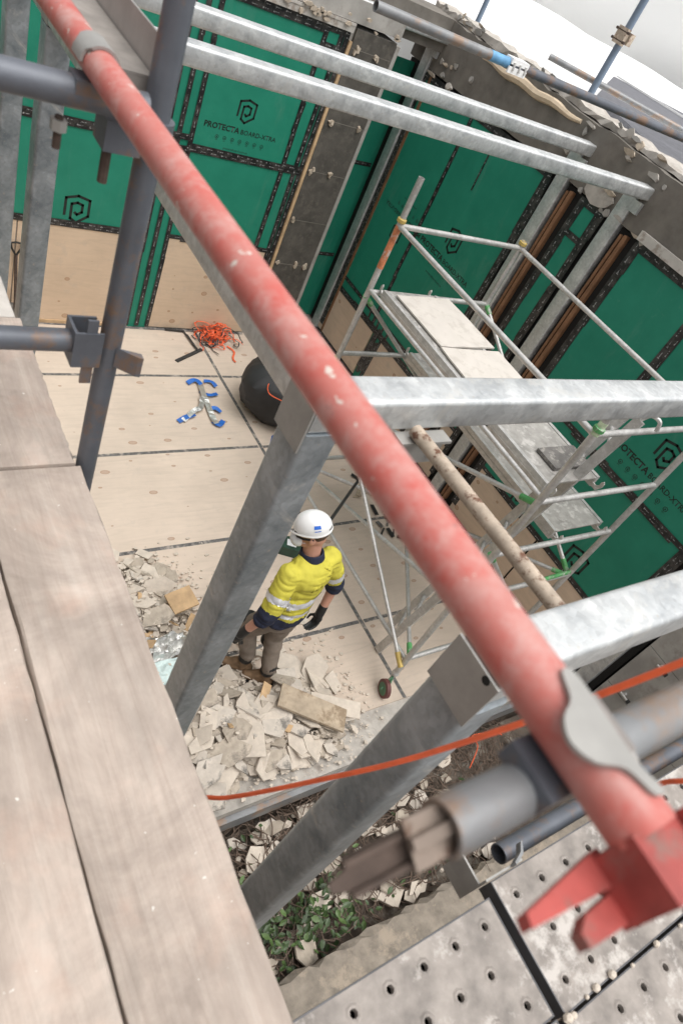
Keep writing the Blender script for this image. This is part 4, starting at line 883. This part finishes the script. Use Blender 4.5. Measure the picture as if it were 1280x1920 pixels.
# trousers
tr = MB().ell(J['pel'] - V(0, 0, .06), .165, .12, .12, TR_)
for s_ in 'LR': tr.capsule(J['hi' + s_], J['kn' + s_], .100, .078).capsule(J['kn' + s_], J['an' + s_] + V(0, 0, .10), .076, .066)
tro = remesh('trousers', tr, .010, 'trouser', pr, 5)
for v in tro.data.vertices:
    p = v.co + po; v.co += v.normal * (noise.noise(V(p.x * 7, p.y * 7, p.z * 20)) * .009 + noise.noise(p * 25) * .003)
for s_ in 'LR': part('knee_patch', MB().capsule(J['kn' + s_] + fwd * .022 + V(0, 0, .10), J['kn' + s_] + fwd * .025 - V(0, 0, .10), .066, .062), 'black', tro)
for s_ in 'LR':
    A = J['an' + s_]; bt = MB().capsule(A + V(0, 0, .06), A - V(0, 0, .03), .054, .054).capsule(A - V(0, 0, .065) - fd * .045, A - V(0, 0, .065) + fd * .05, .046, .048).capsule(A - V(0, 0, .065) + fd * .05, A - V(0, 0, .072) + fd * .135, .048, .042).capsule(A + fd * .02 - V(0, 0, .01), A + fd * .08 - V(0, 0, .05), .045, .04)
    bo = remesh('boot', bt, .008, 'boot', pr, 3)
    part('boot_sole', MB().prism([(-.10, -.038), (-.10, .038), (-.06, .046), (.08, .05), (.15, .046), (.185, .02), (.185, -.02), (.15, -.046), (.08, -.05), (-.06, -.046)], A - V(0, 0, .125), fd, V(-fd.y, fd.x, 0), (0, 0, 1), .022), 'black', bo, False)
    part('sock_cuff', MB().capsule(A + V(0, 0, .05), A + V(0, 0, .115), .058, .060), 'black', bo)
# gloves with five fingers
for s_ in 'LR':
    h0 = J['ha' + s_]; d = (h0 - J['el' + s_]).normalized(); ins = (J['che'] - h0); ins = (ins - d * ins.dot(d)).normalized(); sd_ = d.cross(ins).normalized()
    gm = MB().capsule(h0 - d * .05, h0 + d * .02, .036, .036); c = h0 + d * .055
    gm.ell(c, .05, .022, .045, Matrix((d, ins, sd_)).transposed())
    for k, ln in enumerate((.075, .085, .08, .062)):
        o = sd_ * (.030 - .020 * k); a0 = c + d * .035 + o; a1 = a0 + d * ln * .45 + ins * .012; a2 = a1 + d * ln * .30 + ins * .028; a3 = a2 + d * ln * .12 + ins * .03
        gm.capsule(a0, a1, .0105, .010, 8).capsule(a1, a2, .010, .0095, 8).capsule(a2, a3, .0095, .008, 8)
    t0 = c - d * .01 + sd_ * .04; t1 = t0 + d * .035 + sd_ * .022 + ins * .015; gm.capsule(t0 - sd_ * .02, t1, .013, .011, 8).capsule(t1, t1 + d * .03 + ins * .015, .011, .009, 8)
    remesh('glove', gm, .0045, 'black', pr, 2)
# helmet, glasses, mask
hl = MB(); n = 28; rings = []
for i in range(10):
    a = R(90 * i / 9.0); rings.append([hp(-.012 + .138 * math.cos(a) * math.cos(t) * .95, .104 * math.cos(a) * math.sin(t),   .052 + .118 * math.sin(a)) for t in [2 * math.pi * k / n for k in range(n)]])
hl.loft(rings)
helm = part('helmet', hl, 'helmet', pr)
part('helmet_brim', MB().loft([[hp(-.012 + (r1 + (.035 if math.cos(t) > .3 else 0) * max(0, math.cos(t))) * math.cos(t), r2 * math.sin(t), z) for t in [2 * math.pi * k / n for k in range(n)]] for r1, r2, z in ((.129, .102, .050), (.134, .107, .043), (.136, .109, .049), (.131, .104, .060))], False, True), 'helmet', helm)
def on_helm(th, el, lift=1.02):
    a, t = R(el), R(th); return hp(-.012 + .131 * math.cos(a) * math.cos(t) * lift, .104 * math.cos(a) * math.sin(t) * lift, .052 + .118 * math.sin(a) * lift)
def helm_patch(name, th0, th1, e0, e1, mat, lift):
    mb = MB(); 
    for i in range(5):
        for j in range(4): mb.v.append(on_helm(th0 + (th1 - th0) * i / 4, e0 + (e1 - e0) * j / 3, lift))
    for i in range(4):
        for j in range(3): q = i * 4 + j; mb.f.append((q, q + 4, q + 5, q + 1))
    return part(name, mb, mat, helm)
helm_patch('helmet_sticker', 92, 116, 16, 40, 'mask', 1.012); helm_patch('helmet_sticker', 92, 116, 29, 41, 'bluelabel', 1.02); helm_patch('helmet_sticker', 94, 114, 20, 23, 'bluelabel', 1.02)
for k in range(5): helm_patch('helmet_lettering', 146 + k * 6, 149 + k * 6, 8, 15, 'black', 1.012)
gl = part('safety_glasses', MB().path([hp(-.02, -.084, .0), hp(.05, -.078, .005), hp(.088, -.05, .0), hp(.10, 0, .0), hp(.088, .05, .0), hp(.05, .078, .005), hp(-.02, .084, .0)], .008, 6), 'black', pr)
part('dust_mask', MB().ell(hp(.082, 0, -.064), .055, .064, .055, HR), 'mask', pr)
part('mask_strap', MB().path([hp(.05, -.058, -.055), hp(-.03, -.078, -.055), hp(-.085, -.04, -.06), hp(-.10, 0, -.062), hp(-.085, .04, -.06), hp(.05, .058, -.055)], .003, 5), 'mask', pr)
part('hair', MB().ell(hp(-.04, 0, .004), .088, .0815, .062, HR), 'hair', pr)
# ================================================================ THINGS ON THE FLOOR
rn = random.Random(21)
def pile_h(x, y):
    h = 0
    for cx, cy, sx, sy, k in ((1.75, 2.95, .42, .45, .16), (2.25, 1.75, .55, .32, .13), (2.85, 1.65, .35, .28, .09), (1.6, 1.75, .5, .5, .16), (2.0, 2.3, .35, .4, .10)):
        h += k * math.exp(-((x - cx) / sx) ** 2 - ((y - cy) / sy) ** 2)
    return h
LBL = {'pb': ('plasterboard_piece', 'broken cream plasterboard piece in the demolition rubble', 'plasterboard piece', 'cream plasterboard pieces in the rubble'),
       'pb2': ('plasterboard_piece', 'dirty grey brown plasterboard piece in the demolition rubble', 'plasterboard piece', 'dirty plasterboard pieces in the rubble'),
       'pb3': ('plaster_slab', 'plaster slab with peeling pale skin over dark grey in the rubble', 'plaster slab', 'peeling plaster slabs in the rubble'),
       'pb_wood': ('timber_offcut', 'splintered orange brown timber offcut in the rubble', 'timber offcut', 'timber offcuts in the rubble')}
def shard(x, y, size, mat, asp=None, z=None, tilt=.28, t=None):
    asp = asp or rn.uniform(.45, .95); n_ = rn.choice([4, 4, 5, 5, 6]); poly = rough_poly(n_, size * 1.25, size * asp * 1.15, .42, rn)
    if mat == 'pb_wood': poly = [(-size, -size * .18), (size * .9, -size * .2), (size, size * .12), (-size * .92, size * .2)]
    a = rn.uniform(0, 6.28); ez = V(rn.gauss(0, tilt), rn.gauss(0, tilt), 1).normalized(); ex = (V(math.cos(a), math.sin(a), 0)); ex = (ex - ez * ex.dot(ez)).normalized(); ey = ez.cross(ex)
    z = (pile_h(x, y) * rn.uniform(.55, 1.0) + .004 + size * .10) if z is None else z
    nm, lab, cat, grp = LBL[mat]
    zn = 'on the far heap beside the silver foil' if y > 2.45 else ('by the worker boots' if (x - 2.5) ** 2 + (y - 2.1) ** 2 < .2 else ('against the concrete slab edge' if y < 1.5 else ('near the tower castor' if x > 2.85 else 'in the heap below the galvanised post')))
    sz = 'large' if size > .13 else ('small' if size < .075 else 'middling')
    lab = sz + ' ' + lab.replace(' in the demolition rubble', '').replace(' in the rubble', '').replace('broken ', '') + ' ' + zn; grp = lab
    mb = MB().prism(poly, (x, y, z), ex, ey, ez, t or rn.uniform(.008, .014))
    lowest = min(p.z for p in mb.v)
    if lowest < .002:
        for p in mb.v: p.z += .002 - lowest
    return solo(nm, mb, mat, lab, cat, grp, smooth=False)
cnt = 0
while cnt < 285:
    r_ = rn.random()
    if r_ < .28: x, y = rn.gauss(1.85, .28), rn.gauss(2.95, .28)
    elif r_ < .80: x, y = rn.gauss(2.28, .42), rn.gauss(1.68, .22)
    else: x, y = rn.uniform(1.4, 3.1), rn.uniform(1.3, 2.3)
    if not (1.15 < x < 3.25 and 1.30 < y < 3.5) or (y > 2.35 and x > 2.35) or (x > 2.9 and y > 2.2): continue
    s_ = rn.choice([.04, .05, .06, .07, .08, .10, .12, .16]) * rn.uniform(.8, 1.15)
    if 2.3 < x < 2.7 and 1.95 < y < 2.35: s_ = min(s_, .06)
    shard(x, y, s_, rn.choices(['pb', 'pb2', 'pb3', 'pb_wood'], [.5, .27, .15, .08])[0]); cnt += 1
for k in range(34):
    x, y = rn.uniform(1.75, 2.95), rn.uniform(1.38, 1.98)
    if (x - 2.52) ** 2 + (y - 2.1) ** 2 < .06: continue
    shard(x, y, rn.uniform(.11, .17), rn.choices(['pb', 'pb2', 'pb3'], [.4, .3, .3])[0], rn.uniform(.4, .8), pile_h(x, y) * rn.uniform(.7, 1) + rn.uniform(.01, .06), .24)
for x, y, s_, m_ in ((2.78, 1.96, .20, 'pb3'), (2.90, 2.10, .17, 'pb'), (2.50, 1.66, .22, 'pb3'), (3.05, 1.80, .17, 'pb'), (2.25, 1.62, .22, 'pb'), (2.05, 1.55, .20, 'pb2'), (2.62, 1.47, .17, 'pb'), (2.35, 1.42, .17, 'pb2'), (2.95, 1.55, .16, 'pb2'), (1.95, 2.75, .17, 'pb2'), (2.85, 2.32, .14, 'pb'), (3.25, 2.55, .13, 'pb')):
    shard(x, y, s_, m_, .62, pile_h(x, y) + .03 if x < 3 else .004, .10 if x < 3 else .01)
solo('old_board', MB().obox((2.80, 1.64, .215), V(.23, -.17, -.035), V(.055, .075, .01), V(0, 0, .012)), 'oldboard', 'long brown stained old board lying on top of the rubble', 'board', smooth=False)
solo('old_board', MB().obox((3.05, 1.63, .13), V(.20, -.10, -.02), V(.035, .06, .01), V(0, 0, .008)), 'pb', 'pale narrow board offcut beside the brown stained board', 'board', smooth=False)
solo('timber_offcut', MB().obox((2.16, 2.84, .20), V(.11, .02, .01), V(-.02, .085, .02), V(0, 0, .008)), 'pb_wood', 'square orange plywood offcut on the far rubble heap', 'timber offcut', smooth=False)
# crumbs (uncountable)
mb = MB()
for k in range(5200):
    r_ = rn.random()
    if r_ < .35: x, y = rn.gauss(1.9, .33), rn.gauss(2.9, .33)
    elif r_ < .8: x, y = rn.gauss(2.4, .5), rn.gauss(1.72, .3)
    else: x, y = rn.uniform(1.2, 3.4), rn.uniform(1.22, 2.6)
    if not (1.1 < x < 3.5 and 1.22 < y < 3.6): continue
    r = rn.choice([.004, .004, .005, .006, .008, .010, .013, .018, .026]); z = pile_h(x, y) * rn.uniform(.5, 1.15) + .001
    po_ = rough_poly(5, r, r * rn.uniform(.5, 1), .4, rn); mb.prism(po_, (x, y, z), (1, 0, rn.uniform(-.3, .3)), (0, 1, rn.uniform(-.3, .3)), (0, 0, 1), r * .45)
tag(solo('rubble_crumbs', mb, 'pb', smooth=False), 'fine plaster crumbs and dust between the broken boards', 'rubble', kind='stuff')
mb = MB()
for k in range(260):        # heap body under the shards
    x, y = rn.uniform(1.2, 3.1), rn.uniform(1.3, 3.4); h = pile_h(x, y)
    if h < .03: continue
    r = rn.uniform(.06, .12); mb.prism(rough_poly(6, r, r * .8, .3, rn), (x, y, 0), (1, 0, rn.uniform(-.2, .2)), (0, 1, rn.uniform(-.2, .2)), (0, 0, 1), h * .75)
tag(solo('rubble_mound', mb, 'pb2', smooth=False), 'low mound of crushed plaster under the broken boards', 'rubble', kind='stuff')
# foil scraps, mint sheet
def crumple(name, c, rx, ry, mat, label, cat, amp=.05, seed=1, h=.06):
    mb = MB(); n_ = 14
    for i in range(n_ + 1):
        for j in range(n_ + 1):
            u, v_ = i / n_ - .5, j / n_ - .5; mb.v.append(V(c[0] + u * 2 * rx, c[1] + v_ * 2 * ry, c[2] + h + amp * noise.noise(V(u * 5, v_ * 5, seed)) + amp * .5 * noise.noise(V(u * 14, v_ * 14, seed + 5))))
    for i in range(n_):
        for j in range(n_): q = i * (n_ + 1) + j; mb.f.append((q, q + n_ + 1, q + n_ + 2, q + 1))
    o = solo(name, mb, mat, label, cat, smooth=False); md = o.modifiers.new('thick', 'SOLIDIFY'); md.thickness = .002; return o
crumple('foil_scrap', (1.92, 2.47, .12), .15, .10, 'foil', 'crumpled silver foil scrap on the far rubble heap', 'foil', .09, 2)
crumple('mint_sheet', (1.83, 2.27, .10), .14, .10, simple('mint_plastic', (.55, .66, .64), .5, 0, .1), 'pale mint plastic scrap beside the silver foil', 'plastic scrap', .03, 4)
solo('blue_scrap', MB().path(catm([(2.02, 2.38, .14), (2.0, 2.28, .15), (1.86, 2.12, .12), (1.70, 2.15, .1)]), .012, 6), 'blue', 'blue tape edge curling beside the mint plastic scrap', 'tape scrap')
# straps and tape scraps
def ribbon(name, pts, wd, mat, label, cat, lift=.006):
    mb = MB(); P = catm(pts, 6); 
    for i, p in enumerate(P):
        d = (P[min(i + 1, len(P) - 1)] - P[max(i - 1, 0)]); s_ = V(-d.y, d.x, 0); s_ = s_.normalized() if s_.length > 1e-5 else V(1, 0, 0)
        tw_ = .6 * noise.noise(V(p.x * 9, p.y * 9, 1)); s_ = (s_ * math.cos(tw_) + V(0, 0, 1) * abs(math.sin(tw_))) * wd / 2
        mb.v += [p + V(0, 0, lift) - s_ * .5, p + V(0, 0, lift) + s_]
    for i in range(len(P) - 1): mb.f.append((2 * i, 2 * i + 1, 2 * i + 3, 2 * i + 2))
    if label is None: return mb
    o = solo(name, mb, mat, label, cat, smooth=False); md = o.modifiers.new('thick', 'SOLIDIFY'); md.thickness = .002; return o
def F(x, y, z=0.0): return pz(x, y, z)
bt_ = thing('blue_silver_tape', 'tangled blue and silver flashing tape lying on the plywood floor', 'tape', F(375, 760))
def rib_part(name, px, wd, mat, parent, z=.01):
    mb = ribbon(name, [F(x, y, z + .02 * abs(math.sin(i * 1.9))) for i, (x, y) in enumerate(px)], wd, mat, None, None); o = part(name, mb, mat, parent, False); md = o.modifiers.new('thick', 'SOLIDIFY'); md.thickness = .002; return o
rib_part('silver_ribbon', [(372, 716), (380, 740), (388, 760), (398, 785), (405, 795)], .085, 'foil', bt_, .012); rib_part('silver_ribbon', [(345, 790), (365, 772), (378, 765), (380, 745)], .075, 'foil', bt_, .02)
rib_part('blue_ribbon', [(352, 720), (366, 714), (376, 722)], .075, 'blue', bt_); rib_part('blue_ribbon', [(382, 716), (396, 717), (404, 726)], .06, 'blue', bt_); rib_part('blue_ribbon', [(335, 792), (350, 784), (366, 778)], .075, 'blue', bt_)
rib_part('blue_ribbon', [(392, 768), (404, 767), (413, 774)], .065, 'blue', bt_); rib_part('blue_ribbon', [(398, 792), (412, 798), (420, 790)], .075, 'blue', bt_); rib_part('blue_ribbon', [(374, 735), (392, 742), (408, 740)], .055, 'blue', bt_, .006)
ot = thing('orange_strapping', 'tangled heap of orange strapping by the plywood wall', 'strapping', F(405, 645)); r5 = random.Random(8)
c0 = F(403, 640)
for k in range(34):
    a = r5.uniform(0, 6.28); pts = []; p = V(c0.x + r5.gauss(0, .13), c0.y + r5.gauss(0, .09), .02); tr_ = r5.choice([-1, 1]) * r5.uniform(.3, .9)
    for j in range(11): pts.append(p.copy()); a += tr_ + r5.gauss(0, .5); p = p + V(math.cos(a), math.sin(a), 0) * .05; p.z = min(.14, abs(p.z + r5.gauss(.0, .025))) + .004; p.x = min(max(p.x, c0.x - .27), c0.x + .27); p.y = min(max(p.y, c0.y - .22), BY - .04)
    mb = ribbon('s', pts, .020, 'orange', None, None); o = part('strap', mb, 'orange' if k % 6 else 'blackstrap', ot, False); o.modifiers.new('thick', 'SOLIDIFY').thickness = .0015
mb = ribbon('s', [F(425, 650, .01), F(438, 660, .01), F(436, 672, .01), F(441, 680, .01)], .03, 'orange', None, None); o = part('strap', mb, 'orange', ot, False); o.modifiers.new('thick', 'SOLIDIFY').thickness = .0015
bs = thing('black_tape_offcut', 'stiff folded black tape offcut lying beside the orange strapping', 'tape offcut', F(360, 660))
part('tape_strip', MB().bar(F(331, 677, .012), F(378, 655, .012), .045, .012), 'blackstrap', bs, False); part('tape_strip', MB().bar(F(372, 658, .022), F(350, 627, .03), .028, .006), 'blackstrap', bs, False); part('tape_strip', MB().bar(F(366, 650, .03), F(345, 622, .02), .02, .006), 'blackstrap', bs, False); part('tape_strip', MB().bar(F(310, 617, .02), F(345, 621, .02), .03, .012), 'blackstrap', bs, False)
# black bag
bag = thing('rubbish_bag', 'full black plastic bag slumped on the plywood floor beside the post', 'bag', (4.38, 5.30, 0))
mb = MB(); n_, m_ = 64, 30
for i in range(m_ + 1):
    a = -math.pi / 2 + math.pi * i / m_
    for j in range(n_):
        t = 2 * math.pi * j / n_; d = V(math.cos(a) * math.cos(t), math.cos(a) * math.sin(t), math.sin(a)); q = 1 + .10 * noise.noise(d * 1.6 + V(4, 1, 2)) + .05 * abs(noise.noise(V(d.x * 3, d.y * 3, d.z * 14))) + .05 * abs(noise.noise(V(d.x * 8, d.y * 8, d.z * 18)))
        p = V(4.36 + d.x * .60 * q, 5.30 + d.y * .46 * q, .33 + d.z * .42 * q); p.z = max(p.z, .003 + .002 * math.cos(t)); mb.v.append(p)
for i in range(m_):
    for j in range(n_): mb.f.append((i * n_ + j, i * n_ + (j + 1) % n_, (i + 1) * n_ + (j + 1) % n_, (i + 1) * n_ + j))
o = part('bag_body', mb, 'bag', bag); o.data.polygons.foreach_set('use_smooth', [True] * len(o.data.polygons))
solo('cord_loop', MB().path(catm([F(515, 712, .56), F(503, 722, .56), F(505, 738, .55), F(525, 750, .52), F(545, 757, .5), F(575, 765, .45)]), .006, 6), 'orange', 'thin orange cord looped over the black bag', 'cord')
solo('blue_scrap', MB().path(catm([F(512, 818), F(508, 835), F(503, 850), F(500, 862)]), .018, 6), 'blue', 'blue plastic strip poking out below the black bag', 'tape scrap')
# tool and scraps near the tower
bm_ = thing('black_pole', 'thin black pole slanting up from the tape scraps behind the worker', 'pole', F(672, 905))
part('pole_shaft', MB().tube(ray_pt(672, 900, 6.35), ray_pt(618, 977, 4.9), .013, 10), 'black', bm_); part('pole_tip', MB().tube(ray_pt(673, 898, 6.37), ray_pt(671, 902, 6.30), .018, 10), 'blackstrap', bm_)
for c, lab in ((F(690, 922), 'heap of black tape scraps at the foot of the black pole'), (F(742, 985), 'heap of black tape scraps with offcuts beside the tower leg')):
    t = thing('tape_scraps', lab, 'tape scraps', c)
    for k in range(22):
        a = r5.uniform(0, 6.28); x, y = c.x + r5.gauss(0, .13), c.y + r5.gauss(0, .11); ln = r5.uniform(.05, .16)
        part('scrap', MB().bar((x, y, .01 + .03 * r5.random()), (x + ln * math.cos(a), y + ln * math.sin(a), .01 + .03 * r5.random()), r5.choice([.02, .045]), .006), r5.choice(['black', 'floor_tape', 'oldboard']), t, False)
gb = thing('tool_box', 'small dark green tool box with white label beyond the worker', 'tool box', F(540, 1032))
c = F(540, 1032); part('box_body', MB().obox(c + V(0, 0, .055), V(.085, -.05, 0), V(.04, .07, 0), V(0, 0, .055)), simple('dark_green_plastic', (.02, .055, .035), .5), gb, False)
part('box_label', MB().obox(c + V(0, 0, .1115), V(.04, -.024, 0), V(.02, .035, 0), V(0, 0, .0012)), 'mask', gb, False)
sv = thing('shovel', 'D-handled shovel leaning against the plywood of the back wall', 'shovel', (1.70, BY - .1, 0))
part('shaft', MB().tube((1.70, BY - .16, .25), (1.69, BY - .05, .80), .016, 10), 'rust_dark', sv)
part('d_grip', MB().path([(1.69, BY - .05, .79), (1.645, BY - .045, .87), (1.64, BY - .04, .92), (1.69, BY - .04, .93), (1.74, BY - .04, .92), (1.735, BY - .045, .87), (1.69, BY - .05, .79)], .011, 8), 'black', sv)
part('blade', MB().prism([(-.10, .30), (.10, .30), (.10, .08), (0, 0), (-.10, .08)], (1.70, BY - .20, 0.005), (1, 0, 0), (0, .25, .97), (0, 1, -.25), .004), 'alu_dark', sv, False)
# ditch: rubble, twigs, ivy
rn = random.Random(33)
for k in range(190):
    x, y = rn.uniform(1.3, 4.2), rn.uniform(.2, 1.12); s_ = rn.choice([.03, .05, .07, .10, .14])
    m_ = rn.choices(['pb', 'pb2', 'pb3'], [.5, .35, .15])[0]; nm, lab, cat, grp = LBL[m_]
    sz = 'large ' if s_ > .09 else ('small ' if s_ < .04 else ''); zz_ = 'under the slab edge' if y > .8 else ('beside the concrete kerb' if y < .42 else 'in the middle of the ditch')
    lab = {'pb': 'cream plaster fragment among the twigs in the ditch', 'pb2': 'dirty plaster fragment among the twigs in the ditch', 'pb3': 'peeling plaster slab among the twigs in the ditch'}[m_]
    lab = sz + lab.replace('in the ditch', zz_)
    ez = V(rn.gauss(0, .3), rn.gauss(0, .3), 1).normalized(); ex = V(ez.z, 0, -ez.x).normalized()
    cat = 'plaster fragment'; nm = 'plaster_fragment'
    solo(nm, MB().prism(rough_poly(rn.choice([4, 5, 6, 7]), s_, s_ * rn.uniform(.5, .9), .4, rn), (x, y, -.43 + s_ * .25 + rn.uniform(0, .05)), ex, ez.cross(ex), ez, rn.uniform(.008, .02)), m_, lab, cat, lab, smooth=False)
mb = MB()
for k in range(1150):
    x, y = rn.uniform(1.3, 5.0), rn.uniform(.2, 1.2); a = rn.uniform(0, 6.28); p = V(x, y, -.44 + rn.uniform(0, .12)); pts = [p]
    for j in range(4): a += rn.gauss(0, .5); p = p + V(math.cos(a), math.sin(a), rn.gauss(0, .35)) * rn.uniform(.05, .10); p.z = min(max(p.z, -.45), -.12); pts.append(p)
    mb.path(pts, [.005, .0045, .004, .003, .002], 5)
tag(solo('dry_twigs', mb, 'twig'), 'tangle of dry vine twigs filling the ditch', 'twigs', kind='stuff')
mb = MB(); mi = []
for k in range(620):
    r_ = rn.random()
    if r_ < .62: x, y = rn.gauss(2.3, .38), rn.gauss(.42, .14)
    elif r_ < .8: x, y = rn.gauss(1.8, .2), rn.gauss(.6, .2)
    else: x, y = rn.uniform(1.3, 4.2), rn.uniform(.2, 1.1)
    if not (1.2 < x < 4.6 and .17 < y < 1.14): continue
    z = -.43 + abs(rn.gauss(.10, .08)); a = rn.uniform(0, 6.28); L = rn.uniform(.022, .042); d = V(math.cos(a), math.sin(a), rn.uniform(-.5, .5)).normalized(); s_ = d.cross(V(rn.gauss(0, .4), rn.gauss(0, .4), 1)).normalized(); u = s_.cross(d)
    c = V(x, y, z); o = len(mb.v)
    mb.v += [c - d * L, c - d * L * .3 + s_ * L * .48, c + d * L * .4 + s_ * L * .42, c + d * L, c + d * L * .4 - s_ * L * .42, c - d * L * .3 - s_ * L * .48, c - u * L * .12]
    fs = [(o, o + 1, o + 6), (o + 1, o + 2, o + 6), (o + 2, o + 3, o + 6), (o + 3, o + 4, o + 6), (o + 4, o + 5, o + 6), (o + 5, o, o + 6)]; mb.f += fs; mi += [1 if rn.random() < .18 else 0] * 6
iv = solo('ivy_ground_cover', mb, ['leaf', 'leaf2'], smooth=False); iv.data.polygons.foreach_set('material_index', mi); tag(iv, 'green ivy growing over the rubble in the ditch', 'ivy', kind='stuff')
for pts in ([(880, 1440), (895, 1400), (885, 1380), (905, 1375)], [(900, 1380), (925, 1370), (940, 1378)]):
    solo('orange_wire', MB().path(catm([F(x, y, -.3) for x, y in pts]), .005, 6), 'orange', 'thin orange wire curled in the dry twigs', 'wire', 'orange wires in the ditch')
